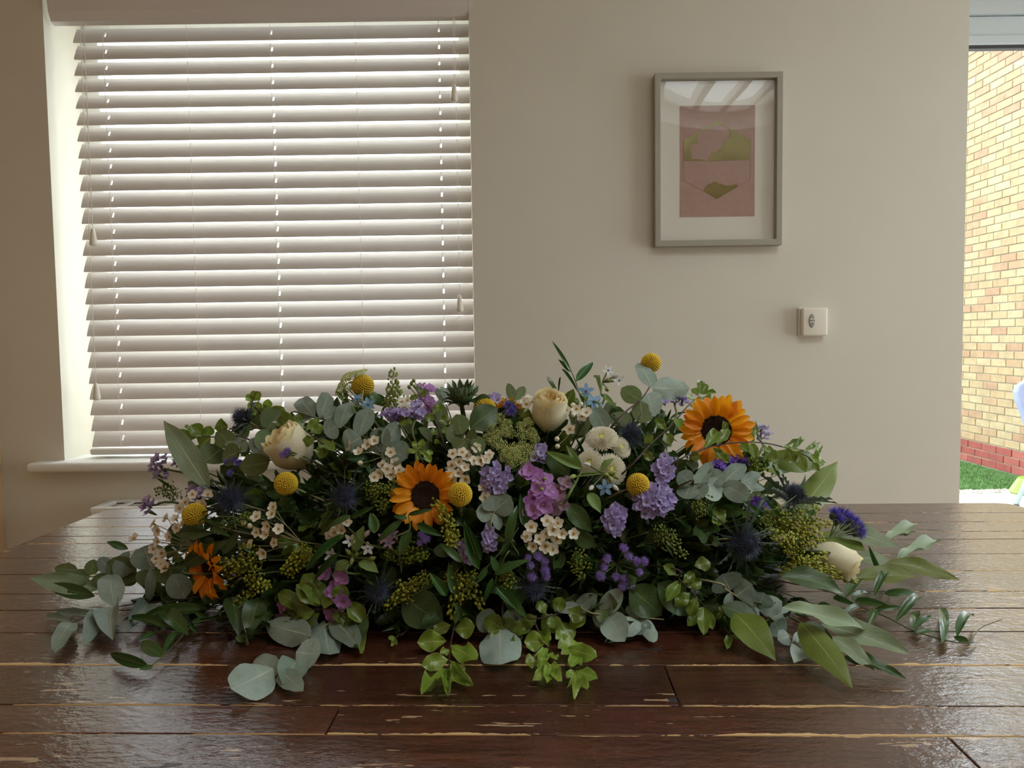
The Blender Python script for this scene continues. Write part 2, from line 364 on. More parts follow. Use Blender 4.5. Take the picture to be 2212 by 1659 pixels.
M_stat = plain('statice_lilac', lin(190, 174, 224), 0.7, 0.22, 60, trans=0.3, rnd=0.14)
M_statp = plain('statice_pale', lin(216, 206, 232), 0.7, 0.15, 60, trans=0.3, rnd=0.1)
M_statm = plain('statice_mauve', lin(188, 166, 206), 0.7, 0.2, 60, trans=0.3, rnd=0.14)
M_statd = plain('statice_violet', lin(134, 100, 196), 0.7, 0.2, 60, trans=0.3, rnd=0.14)
M_calyx = plain('calyx_green', lin(92, 104, 58), 0.7)
M_age = plain('ageratum_violet', lin(186, 156, 232), 0.75, 0.25, 60, trans=0.2, rnd=0.1)
M_aged = plain('ageratum_blue_violet', lin(140, 124, 218), 0.75, 0.25, 60, trans=0.2, rnd=0.1)
M_agec = plain('ageratum_core', lin(86, 56, 132), 0.8)
M_stock = plain('stock_purple', lin(182, 120, 192), 0.6, 0.25, 70, trans=0.3, rnd=0.12, c2=lin(206, 156, 214))
M_stockm = plain('stock_mauve', lin(178, 146, 166), 0.6, 0.2, 70, trans=0.3, rnd=0.1)
M_bud = plain('green_bud', lin(148, 156, 84), 0.6, 0.2, 60, rnd=0.15)
M_wax = plain('waxflower_petal', lin(247, 240, 220), 0.45, 0.08, 80, trans=0.25, rnd=0.06)
M_waxp = plain('waxflower_blush', lin(242, 230, 210), 0.45, 0.1, 80, trans=0.25, rnd=0.06)
M_waxc = plain('waxflower_centre', lin(200, 170, 72), 0.35, c2=lin(160, 116, 56), scale=300)
M_tw = plain('tweedia_blue', lin(142, 180, 214), 0.6, 0.15, 60, trans=0.3)
M_tww = plain('tweedia_white', lin(234, 232, 226), 0.6, 0.08, 60, trans=0.3)
M_twc = plain('tweedia_centre', lin(70, 100, 150), 0.6)
M_sol = plain('goldenrod_bud', lin(126, 138, 40), 0.6, 0.3, 120, rnd=0.2)
M_soly = plain('goldenrod_yellow', lin(166, 160, 38), 0.6, 0.35, 120, rnd=0.2, c2=lin(120, 130, 38))
M_ammi = plain('lace_flower_green', lin(192, 200, 122), 0.7)
# ---------------------------------------------------------------- the room
D0, D1 = 0.0, 1.95
XL, XR, YB, YF, ZC = -1.45, 3.6, 2.15, -2.6, 2.4
RX = Matrix.Rotation(pi/2, 4, 'X')             # x, y -> x, z ; z -> -y
def struct(name, me, label, cat, parent=None, M=None):
    return ob(name, me, parent, M, 'structure', label, cat)
b = MB()
b.slab([XL-0.15, -1.271, -0.1045, 1.2685, 3.4, XR+0.15], [-0.25, 0.0, 0.75, 2.085, 2.13, 2.55], {(1, 2), (3, 1), (3, 2), (3, 3)}, -2.45, -2.15, Matrix(((1,0,0,0),(0,0,-1,0),(0,1,0,0),(0,0,0,1))))
wm = b.mesh('wall_back', M_wall, M_white)
for q in wm.polygons:
    if abs(q.normal.y) < 0.1 and -1.3 < q.center.x < -0.1 and 0.7 < q.center.z < 2.1: q.material_index = 0
wall_back = struct('wall_back', wm, 'warm white painted wall behind the table, with the window and the garden doorway', 'wall')
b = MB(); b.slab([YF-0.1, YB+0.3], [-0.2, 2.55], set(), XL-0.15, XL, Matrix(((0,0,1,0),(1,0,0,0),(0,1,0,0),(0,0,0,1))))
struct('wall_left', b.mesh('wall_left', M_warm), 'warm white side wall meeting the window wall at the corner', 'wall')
b = MB(); b.slab([YF-0.1, D0, D1, YB], [-0.2, 0.02, 2.12, 2.55], {(1, 1)}, XR, XR+0.15, Matrix(((0,0,1,0),(1,0,0,0),(0,1,0,0),(0,0,0,1))))  # the opening is added to admit light from the right
struct('wall_right', b.mesh('wall_right', M_wall), 'warm white side wall beyond the garden doorway', 'wall')
b = MB(); b.slab([XL, XR], [0, 2.55], set(), -YF, -YF+0.15, Matrix(((1,0,0,0),(0,0,-1,0),(0,1,0,0),(0,0,0,1))))
struct('wall_front', b.mesh('wall_front', M_warm), 'warm white wall on the side of the room facing the window', 'wall')
b = MB(); b.box((XL-0.15, YF-0.15, -0.12), (XR+0.15, YB+0.3, 0)); struct('floor', b.mesh('floor', M_floor), 'oak coloured floor under the table', 'floor')
SKX, SKY_ = (0.35, 1.75), (-0.4, 0.85)
b = MB(); b.slab([XL-0.15, SKX[0], SKX[1], XR+0.15], [YF-0.15, SKY_[0], SKY_[1], YB+0.3], {(1, 1)}, ZC, ZC+0.22)
struct('ceiling', b.mesh('ceiling', M_ceil), 'white ceiling with a glazed rooflight above the table', 'ceiling')
rl = root('window_2', 'white barred rooflight in the ceiling, mirrored in the picture glass', 'rooflight', ((SKX[0]+SKX[1])/2, (SKY_[0]+SKY_[1])/2, ZC+0.2), kind='structure')
b = MB(); x0, x1 = SKX; y0, y1 = SKY_
b.slab([x0, x0+0.07, x1-0.07, x1], [y0, y0+0.07, y1-0.07, y1], {(1, 1)}, ZC+0.12, ZC+0.2); ob('frame', b.mesh('rooflight_frame', M_white, bevel=0.004), rl)
nb = 6
for i in range(1, nb):
    b = MB(); x = x0 + (x1-x0)*i/nb; b.box((x-0.022, y0+0.06, ZC+0.12), (x+0.022, y1-0.06, ZC+0.19)); ob('glazing_bar', b.mesh('glazing_bar', M_white), rl)
b = MB(); b.box((x0+0.05, y0+0.05, ZC+0.155), (x1-0.05, y1-0.05, ZC+0.159)); ob('pane', b.mesh('roof_pane', M_glass), rl)
portal(((x0+x1)/2, (y0+y1)/2, ZC+0.24), (0, 0, 0), x1-x0, y1-y0)
portal((-0.688, 2.47, 1.43), (-pi/2, 0, 0), 1.17, 1.3)
portal((2.335, 2.47, 1.06), (-pi/2, 0, 0), 2.13, 2.13)
portal((XR+0.17, (D0+D1)/2, 1.07), (0, pi/2, 0), 2.1, D1-D0)
for nm, lab, M_, xs_, zs_ in (('door_2', 'unseen glazed doors added in the side wall to let in daylight', Matrix(((0,0,1,XR+0.05),(1,0,0,0),(0,1,0,0),(0,0,0,1))), (D0, (D0+D1)/2, D1), (0.02, 2.12)),):  # invented doors, out of view, added to brighten the right of the room
    dd = root(nm, lab, 'door' if 'door' in nm else 'window', (0, 0, 0), kind='structure')
    for i in (0, 1):
        a, c = xs_[i], xs_[i+1]
        b = MB(); b.slab([a, a+0.06, c-0.06, c], [zs_[0], zs_[0]+0.06, zs_[1]-0.06, zs_[1]], {(1, 1)}, 0, 0.06, M_); fr = ob('frame', b.mesh('frame', M_upvc), dd)
        b = MB(); b.slab([a+0.05, c-0.05], [zs_[0]+0.05, zs_[1]-0.05], set(), 0.028, 0.032, M_); ob('pane', b.mesh('pane', M_glass), dd)
# ---- window, sill, blind
wn = root('window_1', 'white framed window behind the lowered blind', 'window', (-0.688, 2.3, 0.78), kind='structure')
b = MB()
b.slab([-1.271, -1.228, -0.147, -0.1045], [0.76, 0.82, 2.03, 2.085], {(1, 1)}, -2.42, -2.345, Matrix(((1,0,0,0),(0,0,-1,0),(0,1,0,0),(0,0,0,1))))
ob('frame', b.mesh('window_frame', M_white, bevel=0.004), wn)
for xa, xb in ((-1.24, -0.135),):
    b = MB(); b.box((xa, 2.388, 0.815), (xb, 2.392, 2.035)); ob('pane', b.mesh('window_pane', M_glass), wn)
b = MB(); b.box((-1.352, 2.098, 0.751), (0.0, 2.4, 0.7785))
struct('trim_1', b.mesh('window_sill', M_white, smooth=True, bevel=0.011, seg=4), 'rounded white window sill board under the blind', 'window sill')
BX0, BX1, BY = -1.216, -0.1075, 2.205
bl = root('venetian_blind', 'white slatted blind lowered over the window', 'blind', (-0.66, BY, 2.05))
prof = [(0, 2.083), (-0.012, 2.083), (-0.022, 2.066), (-0.026, 2.045), (-0.022, 2.015), (-0.010, 1.992), (0.006, 1.986), (0.012, 1.990), (0.004, 2.006), (-0.004, 2.03), (0, 2.06)]
b = MB(); n = len(prof); ya = 2.165
b.add([(-1.253, ya+y, z) for y, z in prof] + [(-0.1055, ya+y, z) for y, z in prof], [(i, (i+1) % n, n+(i+1) % n, n+i) for i in range(n)] + [tuple(range(n-1, -1, -1)), tuple(range(n, 2*n))])
ob('valance', b.mesh('valance', M_slat), bl)
b = MB(); b.box((BX0, BY-0.025, 2.02), (BX1, BY+0.03, 2.07)); ob('head_rail', b.mesh('head_rail', M_slat), bl)
lad = [onY(218, 75, 2.18).x, onY(400, 90, 2.18).x, onY(581, 75, 2.18).x, onY(766, 70, 2.18).x, onY(946, 60, 2.18).x]
hx = [lad[0], lad[2], lad[4]]
xs = [BX0]
for h in hx: xs += [h-0.0025, h+0.0025]
xs.append(BX1)
holes = {(1, 2), (3, 2), (5, 2)}
sl = MB()
sl.slab(xs, [-0.025, -0.013, -0.007, 0.009, 0.017, 0.025], holes, -0.0013, 0.0013)
sl.v = [(x, y, z + 0.0016*(1-(y/0.025)**2)) for x, y, z in sl.v]
slat_me = sl.mesh('slat', M_slat)
zs0, zs1, NS = 1.972, 0.832, 26
TILT = radians(63)
for i in range(NS):
    z = zs0 + (zs1-zs0)*i/(NS-1)
    tl = TILT + U(-0.025, 0.025) - (0.05 if 1 < i < 7 else 0)
    ob('slat', slat_me, bl, Matrix.Translation((0, BY, z)) @ Matrix.Rotation(tl, 4, 'X') @ Matrix.Rotation(U(-0.0008, 0.0008), 4, 'Y'))
b = MB(); b.box((BX0, BY-0.027, 0.7875), (BX1, BY+0.027, 0.8055)); ob('bottom_rail', b.mesh('bottom_rail', M_slat, smooth=True, bevel=0.006, seg=3), bl)
for k, x in enumerate(lad):
    b = MB()
    b.tube([(x, BY-0.016, 2.02), (x, BY-0.0165, 0.80)], 0.0007, 4); ob('ladder_cord', b.mesh('ladder_cord', M_cord), bl)
    b = MB(); b.tube([(x+0.0015, BY+0.016, 2.02), (x+0.0015, BY+0.016, 0.80)], 0.0007, 4); ob('ladder_cord', b.mesh('ladder_cord', M_cord), bl)
tas = MB(); tas.lathe([(0.0015, 0.024), (0.0045, 0.022), (0.0065, 0.012), (0.0098, -0.010), (0.0108, -0.018), (0.0085, -0.0235), (0.002, -0.025)], 14)
tas_me = tas.mesh('tassel', M_plast, smooth=True)
for px, py, top in ((172, 846, 0), (184, 512, 0), (982, 655, 1), (980, 200, 1)):
    yy = 2.146
    if top: c = onY(993 if py > 300 else 981, py, yy)
    else: c = onY(208 if py > 700 else 201, py, yy)
    xt = c.x - (0.0 if not top else 0.0)
    b = MB(); b.tube([(xt, 2.16, 1.99), (xt, yy+0.002, 1.95), (xt, yy, c.z+0.02)], 0.0008, 5)
    if py == 655: b.tube([(xt, yy, c.z-0.022), (xt+0.001, yy, c.z-0.032), (xt-0.006, yy, c.z-0.042), (xt-0.014, yy, c.z-0.045)], 0.0008, 5)
    ob('pull_cord', b.mesh('pull_cord', M_cord), bl)
    ob('tassel', tas_me, bl, Matrix.Translation((xt, yy, c.z)))
# ---- radiator below the window
rd = root('radiator', 'white panel radiator under the window sill with a slotted top', 'radiator', (-0.68, 2.1, 0.1))
rz = 0.6656; rx0, rx1 = onY(193, 1097, 2.04).x + 0.005, -0.15
b = MB(); b.box((rx0, 2.035, 0.1), (rx1, 2.05, rz-0.004)); b.box((rx0, 2.13, 0.1), (rx1, 2.145, rz-0.004)); ob('panel', b.mesh('radiator_panel', M_white, bevel=0.003), rd)
b = MB(); b.slab([rx0, rx0+0.02, rx1-0.02, rx1], [2.033, 2.05, 2.13, 2.147], {(1, 1)}, rz-0.012, rz); ob('top_frame', b.mesh('radiator_top', M_white, bevel=0.002), rd)
n = 15
for i in range(1, n):
    b = MB(); x = rx0 + (rx1-rx0)*i/n; b.box((x-0.006, 2.05, rz-0.008), (x+0.006, 2.13, rz-0.002)); ob('grille_bar', b.mesh('grille_bar', M_white), rd)
b = MB(); b.box((rx0+0.02, 2.05, rz-0.06), (rx1-0.02, 2.13, rz-0.05)); ob('fin_plate', b.mesh('fin_plate', M_white), rd)
for x in (rx0+0.1, rx1-0.1):
    b = MB(); b.tube([(x, 2.09, 0), (x, 2.09, 0.12)], 0.01, 8); ob('pipe', b.mesh('radiator_pipe', M_white), rd)
# ---- picture
fx0, fx1, fz0, fz1 = 0.4035, 0.757, 1.355, 1.8275
k = (2.125-0)/2.15
fx0 *= k; fx1 *= k; fz0 = 1.105+(fz0-1.105)*k; fz1 = 1.105+(fz1-1.105)*k
pf = root('picture_frame', 'greige box frame with a pink and gold print, hanging on the wall above the spray', 'picture', ((fx0+fx1)/2, YB, (fz0+fz1)/2))
RY = Matrix(((1,0,0,0),(0,0,-1,0),(0,1,0,0),(0,0,0,1)))
fw = 0.0165
b = MB(); b.slab([fx0, fx0+fw, fx1-fw, fx1], [fz0, fz0+fw, fz1-fw, fz1], {(1, 1)}, -2.149, -2.118, RY)
ob('frame', b.mesh('frame', M_pframe, bevel=0.0015), pf)
b = MB(); b.box((fx0+fw-0.003, 2.138, fz0+fw-0.003), (fx1-fw+0.003, 2.146, fz1-fw+0.003)); ob('mount', b.mesh('mount', M_mount), pf)
def pq(px, py, y): return onY(px, py, y)
PY = 2.1372
a, c = onY(1469, 229, PY), onY(1630, 467, PY)
b = MB(); b.box((a.x, PY, c.z), (c.x, 2.1385, a.z)); pr = ob('print', b.mesh('print', M_pink), pf)
def crop(x, y): return 1380+x/3.771, 120+y/3.771
def foil(pts, name):
    ps = [onY(*crop(*p), PY-0.0006) for p in pts]; m = len(ps)
    b = MB(); b.add(ps + [p + V((0, 0.0006, 0)) for p in ps], [tuple(range(m))] + [(i, (i+1) % m, m+(i+1) % m, m+i) for i in range(m)]); ob(name, b.mesh(name, M_gold), pf)
def ragged(pts, k=4, s=7):
    o = []
    for i in range(len(pts)-1):
        for j in range(k):
            t = j/k; o.append((pts[i][0]+(pts[i+1][0]-pts[i][0])*t + (U(-s, s) if j else 0), pts[i][1]+(pts[i+1][1]-pts[i][1])*t + (U(-s, s) if j else 0)))
    return o + [pts[-1]]
cut = [(575, 853), (580, 810), (640, 770), (682, 750), (690, 708), (722, 690), (742, 650), (735, 600), (690, 562), (610, 577), (560, 597), (510, 612), (480, 655), (487, 715), (430, 722), (420, 762), (432, 838), (560, 846)]
foil([(638, 525), (365, 690), (362, 858), (561, 858)] + ragged(cut[::-1])[1:-1] + [(575, 858), (908, 850), (912, 690)], 'gold_foil')
foil([(530, 1105)] + ragged([(540, 1080), (570, 1045), (615, 1025), (680, 1045), (700, 1058), (800, 1045)], 3, 6) + [(805, 1070), (635, 1170)], 'gold_foil')
b = MB()
for a_, c_ in (((365, 862), (365, 1018)), ((365, 1018), (528, 1104)), ((910, 856), (908, 1010)), ((908, 1010), (808, 1068))):
    b.tube([onY(*crop(*a_), PY-0.0003), onY(*crop(*c_), PY-0.0003)], 0.0004, 4)
ob('printed_outline', b.mesh('printed_outline', M_pframe), pf)
b = MB(); xs = [fx0+fw-0.002 + (fx1-fx0-2*fw+0.004)*i/12 for i in range(13)]; zs = [fz0+fw-0.002 + (fz1-fz0-2*fw+0.004)*i/16 for i in range(17)]
vv = []
for z in zs:
    for x in xs:
        u = (x-xs[0])/(xs[-1]-xs[0])*2-1; q = (z-zs[0])/(zs[-1]-zs[0])*2-1
        vv.append((x, 2.1295 - 0.0035*(1-u*u)*(1-q*q), z))
b.add(vv, [(j*13+i, j*13+i+1, (j+1)*13+i+1, (j+1)*13+i) for j in range(16) for i in range(12)])
ob('glazing', b.mesh('glazing', M_pglass, smooth=True), pf)
# ---- thermostat
a, c = onY(1733, 664, 2.125), onY(1788, 726, 2.125)
th = root('thermostat', 'small cream plastic wall control below the picture', 'thermostat', ((a.x+c.x)/2, YB, (a.z+c.z)/2))
b = MB(); b.box((a.x-0.004, 2.14, c.z), (c.x, 2.15, a.z)); ob('back_plate', b.mesh('back_plate', M_plast, bevel=0.003), th)
b = MB(); b.box((a.x, 2.122, c.z+0.001), (c.x-0.001, 2.141, a.z-0.001)); ob('cover', b.mesh('cover', M_plast, smooth=True, bevel=0.005, seg=3), th)
mc = onY(1754, 693, 2.121)
b = MB(); b.lathe([(0.0, 0.0), (0.0072, 0.0006), (0.0085, 0.0022), (0.0085, 0.0035)], 20); b.v = [(x, z, y*2.3) for x, y, z in b.v]
ob('dial_recess', b.mesh('dial_recess', M_plgrey), th, Matrix.Translation((mc.x, 2.1195, mc.z)))
for dz in (-0.004, 0.0045):
    b = MB(); b.box((-0.0072, -0.002, -0.0012), (0.0072, 0.001, 0.0012)); ob('dial_ridge', b.mesh('dial_ridge', M_plast, bevel=0.0006), th, Matrix.Translation((mc.x, 2.1195, mc.z+dz)))
# ---- garden door frame
dr = root('door_1', 'grey framed glazed garden door at the right end of the wall', 'door', (2.3, 2.42, 0), kind='structure')
b = MB(); b.slab([1.2685, 1.33, 3.34, 3.4], [0.0, 0.05, 2.072, 2.128], {(1, 1)}, -2.45, -2.385, RY); ob('outer_frame', b.mesh('door_outer_frame', M_upvc, bevel=0.002), dr)
b = MB(); b.slab([1.332, 1.36, 2.33, 2.358], [0.052, 0.09, 2.008, 2.07], {(1, 1)}, -2.44, -2.4, RY); ob('sash', b.mesh('door_sash', M_upvc, bevel=0.002), dr)
b = MB(); b.slab([1.345, 1.366, 2.318, 2.335], [0.08, 0.1, 1.984, 2.012], {(1, 1)}, -2.43, -2.394, RY); ob('glazing_bead', b.mesh('glazing_bead', M_upvc, bevel=0.003), dr)
b = MB(); b.slab([1.36, 1.372, 2.312, 2.33], [0.09, 0.106, 1.974, 1.99], {(1, 1)}, -2.425, -2.402, RY); ob('gasket', b.mesh('gasket', M_gasket), dr)
b = MB(); b.box((1.365, 2.413, 0.095), (2.325, 2.417, 1.985)); ob('pane', b.mesh('door_pane', M_glass), dr)
# ---- outside: ground, lawn, gravel, brick wall
GZ = -0.2
b = MB(); b.box((1.0, 2.46, GZ-0.1), (12, 6.16, GZ)); struct('patio', b.mesh('patio', M_patio), 'pale paved patio outside the garden door', 'patio')
b = MB(); b.box((-6, 6.2, GZ-0.1), (4.62, 12, GZ-0.012)); struct('ground', b.mesh('ground', M_grass), 'green ground under the lawn', 'ground')
b = MB(); rr = random.Random(3)
for i in range(9000):
    x, y = rr.uniform(3.2, 4.58), rr.uniform(6.22, 8.6); h = rr.uniform(0.012, 0.03); a = rr.uniform(0, 6.28)
    dx, dy = 0.003*cos(a), 0.003*sin(a); lx, ly = rr.uniform(-0.012, 0.012), rr.uniform(-0.012, 0.012)
    b.add([(x-dx, y-dy, GZ-0.013), (x+dx, y+dy, GZ-0.013), (x+lx, y+ly, GZ-0.013+h)], [(0, 1, 2)])
o = ob('lawn', b.mesh('lawn', M_grass), None, None, 'stuff', 'strip of short green lawn in front of the brick wall', 'grass')
b = MB(); pbm = b
for i in range(700):
    x, y = rr.uniform(3.0, 4.9), rr.uniform(6.12, 6.24); b.ball((x, y, GZ+0.002), rr.uniform(0.012, 0.024), 5, 3, (1, 0.8, 0.6))
ob('gravel', b.mesh('gravel', M_pebble, smooth=True), None, None, 'stuff', 'pale gravel edging between patio and lawn', 'gravel')
BW = 4.6
bw = root('wall_garden', 'buff brick wall with a red brick base beyond the lawn', 'brick wall', (BW, 7.5, GZ), kind='structure')
b = MB(); b.box((BW+0.012, 4.2, GZ-0.1), (BW+0.2, 12, 4.13)); ob('mortar', b.mesh('mortar', M_mortar), bw)
def brickmesh(mat, L=0.215):
    b = MB(); b.box((-0.0, 0, 0), (0.1, L, 0.065)); return b.mesh('brick', mat, bevel=0.003, seg=1)
bm_full = [brickmesh(M_brick), brickmesh(M_brickr)]
cells = []
for r in range(0, 58):
    z = GZ + 0.075*r + (0 if r < 3 else 0.004)
    for c in range(-2, 34):
        y = 4.3 + 0.225*c + (0.1125 if r % 2 else 0)
        d = V((BW, y+0.11, z+0.03)) - CAM; px = 1106 + F*d.dot(RGT)/d.dot(FWD); py = 829.5 - F*d.dot(UPV)/d.dot(FWD)
        if y < 4.2 or y > 11.7: continue
        inview = 2060 < px < 2232 and 95 < py < 1075
        cells.append((not inview, d.length, r, y, z))
cells.sort()
rest = [MB(), MB()]; 
for i, (nv, dist, r, y, z) in enumerate(cells):
    kx = 1 if r < 3 else 0; jx = rr.uniform(-0.003, 0.003)
    if i < 300 and not nv: ob('brick', bm_full[kx], bw, Matrix.Translation((BW+jx, y, z)))
    else: rest[kx].box((BW+jx, y, z), (BW+0.1, y+0.215, z+0.065))
for q, m, nm in ((rest[0], M_brick, 'buff_brickwork'), (rest[1], M_brickr, 'red_brickwork')): ob(nm, q.mesh(nm, m), bw, None, 'stuff')
# garden chair at the right edge of the frame, and the lime pot behind its leg
ft = onZ(2195, 1095, GZ); 
gc = root('garden_chair', 'white tubular garden chair with a lilac grey padded back, half out of view', 'chair', ft)
dx = V((0.24, 0.05, 0)); 
legs = [(ft, ft + V((0.18, 0.02, 0.46))), (ft + V((0.7, 0.08, 0)), ft + V((0.66, 0.07, 0.44))), (ft + V((0.45, 0.5, 0)), ft + V((0.45, 0.42, 0.44))), (ft + V((0.72, 0.55, 0)), ft + V((0.66, 0.46, 0.44)))]
for p, q in legs:
    b = MB(); b.tube([p + V((0, 0, 0.015)), q], 0.016, 10); lg = ob('leg', b.mesh('leg', M_steel, smooth=True), gc)
    b = MB(); b.tube([p, p + V((0.004, 0, 0.02))], 0.019, 10); child('foot_cap', b.mesh('foot_cap', M_black), lg, Matrix.Identity(4))
b = MB(); b.box(ft + V((0.44, 0.0, 0.43)), ft + V((0.74, 0.48, 0.455))); ob('seat', b.mesh('seat', M_steel, smooth=True, bevel=0.01), gc)
bk = onY(2191, 850, ft.y+0.3)
b = MB(); prof = [(0.02, -0.2), (0.16, -0.19), (0.19, -0.1), (0.235, 0.0), (0.25, 0.07), (0.235, 0.12), (0.17, 0.165), (0.06, 0.18)]
vs = []
for fy in (-1, 1):
    vs += [V((bk.x+0.25-x, bk.y+fy*0.03*(1 if 0 < i < 7 else 0.5), bk.z-0.06+z)) for i, (x, z) in enumerate(prof)] + [V((bk.x+0.25+x, bk.y+fy*0.03*(1 if 0 < i < 7 else 0.5), bk.z-0.06+z)) for i, (x, z) in reversed(list(enumerate(prof)))]
m = len(prof)*2
b.add(vs, [tuple(range(m)), tuple(range(2*m-1, m-1, -1))] + [(i+m, (i+1) % m+m, (i+1) % m, i) for i in range(m)])
ob('back_cushion', b.mesh('back_cushion', M_lilac, smooth=False, bevel=0.012, seg=2), gc)
for sx_ in (0.47, 0.62):
    b = MB(); b.tube([ft + V((sx_, 0.44, 0.45)), V((ft.x+sx_, bk.y+0.03, bk.z+0.0))], 0.013, 8); ob('back_post', b.mesh('back_post', M_steel), gc)
lp = onZ(2230, 1066, GZ)
b = MB(); b.lathe([(0.0, 0.0), (0.155, 0.0), (0.165, 0.012), (0.10, 0.125), (0.085, 0.13), (0.0, 0.132)], 24)
lb = ob('plant_pot', b.mesh('plant_pot', M_lime, smooth=False), None, Matrix.Translation((lp.x, lp.y, GZ)), None, 'lime green plastic pot upturned on the gravel behind the chair leg', 'pot')
# ---- the table
TH = radians(1.9); Rz = Matrix.Rotation(-TH, 4, 'Z'); TX0, TX1 = -0.927, 0.932
TM = Matrix.Translation((0.022, 0, 0)) @ Rz
rows = [0.552, 0.6465, 0.700, 0.789, 0.880, 0.956, 1.020, 1.109, 1.196, 1.283, 1.334, 1.402, 1.473, 1.559]
joints = {0: [0.325], 1: [-0.212], 2: [0.108], 3: [-0.335], 5: [-0.1], 6: [0.16], 7: [0.0], 8: [0.05], 9: [-0.1]}
WEAR = {(1, 1): (0.9, 1.0), (1, 0): (0.0, 0.35), (3, 0): (0.0, 0.9), (3, 1): (0.0, 0.5), (0, 0): (0.3, 0.0), (2, 0): (0.0, 0.25), (2, 1): (0.1, 0.3)}
tb = root('dining_table', 'dark stained plank table with worn pale seams, holding the flower spray', 'table', (0.022, 1.05, 0))
def plank(x0, x1, y0, y1, rc=()):
    pts = []
    g = 0.0006; x0 += g; x1 -= g; y0 += g; y1 -= g; r = 0.035
    for cx, cy, k in ((x1, y0, 'br'), (x1, y1, 'tr'), (x0, y1, 'tl'), (x0, y0, 'bl')):
        if k in rc:
            sx_, sy_ = (-1 if 'r' in k else 1), (-1 if 't' in k else 1); a0 = {'br': -pi/2, 'tr': 0, 'tl': pi/2, 'bl': pi}[k]
            pts += [(cx+sx_*r + r*cos(a0+pi/2*i/5), cy+sy_*r + r*sin(a0+pi/2*i/5)) for i in range(6)]
        else: pts.append((cx, cy))
    m = len(pts); b = MB(); b.add([(x, y, TT-0.03) for x, y in pts] + [(x, y, TT) for x, y in pts], [tuple(range(m-1, -1, -1)), tuple(range(m, 2*m))] + [(i, (i+1) % m, m+(i+1) % m, m+i) for i in range(m)])
    me = b.mesh('plank', M_table, bevel=0.0012, seg=2)
    ul = me.uv_layers[0].data
    for l in me.loops:
        co = me.vertices[l.vertex_index].co; ul[l.index].uv = (co.x, (co.y-y0)/(y1-y0))
    return me
for i in range(len(rows)-1):
    e = [TX0] + joints.get(i, []) + [TX1]
    for j in range(len(e)-1):
        rc = []
        if i == len(rows)-2: rc += (['tl'] if j == 0 else []) + (['tr'] if j == len(e)-2 else [])
        if i == 0: rc += (['bl'] if j == 0 else []) + (['br'] if j == len(e)-2 else [])
        pk = ob('plank', plank(e[j], e[j+1], rows[i], rows[i+1], rc), tb, Matrix.Translation((0, 0, U(-0.0004, 0))) @ TM)
        wf, wn_ = WEAR.get((i, j), (0.0, 0.0)); pk['wear_far'] = wf; pk['wear_near'] = wn_
b = MB(); b.slab([TX0+0.06, TX0+0.085, TX1-0.085, TX1-0.06], [0.60, 0.625, 1.485, 1.51], {(1, 1)}, TT-0.12, TT-0.0306); ob('apron', b.mesh('apron', M_tunder), tb, TM)
for x in (TX0+0.05, TX1-0.13):
    for y in (0.59, 1.44): 
        b = MB(); b.box((x, y, 0), (x+0.08, y+0.08, TT-0.0306)); ob('leg', b.mesh('leg', M_tunder, bevel=0.004), tb, TM)
# ---------------------------------------------------------------- leaves
W = {'round': lambda u: sin(pi*u**0.92)**0.55, 'oval': lambda u: sin(pi*u**0.9)**0.72,
     'lance': lambda u: 3.65*u**0.8*(1-u)**1.1, 'rus': lambda u: 1.62*u**0.5*(1-u)**0.85,
     'pit': lambda u: sin(pi*u**1.2)**0.75*(1+0.03*sin(17*u)), 'petal': lambda u: 1.9*(0.06+u)**0.75*(1-u)**0.6*0.93,
     'spiny': lambda u: (0.28+0.72*(1-u)**0.8)*(1 if int(u*10+0.5) % 2 else 0.42)*(0 if u > 0.99 else 1)}
def leafmesh(kind, mat, arch=0.08, cup=0.12, wave=0.0, fold=0.0, n=9, twist=0.0, tip=0.0):
    """a leaf one long and one wide, base at the origin, along x, upper face to +z"""
    b = MB(); vs = []; uv = []; ph = U(0, 6)
    for i in range(n+1):
        u = i/n; hw = max(W[kind](min(max(u, 0.0001), 0.9999)), 0.004)*0.5
        if i == 0: hw = 0.02
        for j in (-1, -0.5, 0, 0.5, 1):
            y = j*hw
            z = arch*4*u*(1-u) - tip*u*u + cup*(j*j)*hw + wave*sin(11*u+ph*j)*abs(j)*hw*1.2 + fold*abs(j)*hw + twist*y*(u-0.5)
            vs.append((u, y, z)); uv.append((u, 0.5+0.5*j))
    fs = [(i*5+j, (i+1)*5+j, (i+1)*5+j+1, i*5+j+1) for i in range(n) for j in range(4)]
    b.add(vs, fs, uv); return b.mesh('leaf', mat, smooth=True)
def leafset(kind, mat, k=4, **kw):
    out = []
    for _ in range(k):
        q = {a: (U(*v) if isinstance(v, tuple) else v) for a, v in kw.items()}
        out.append(leafmesh(kind, mat, **q))
    return out
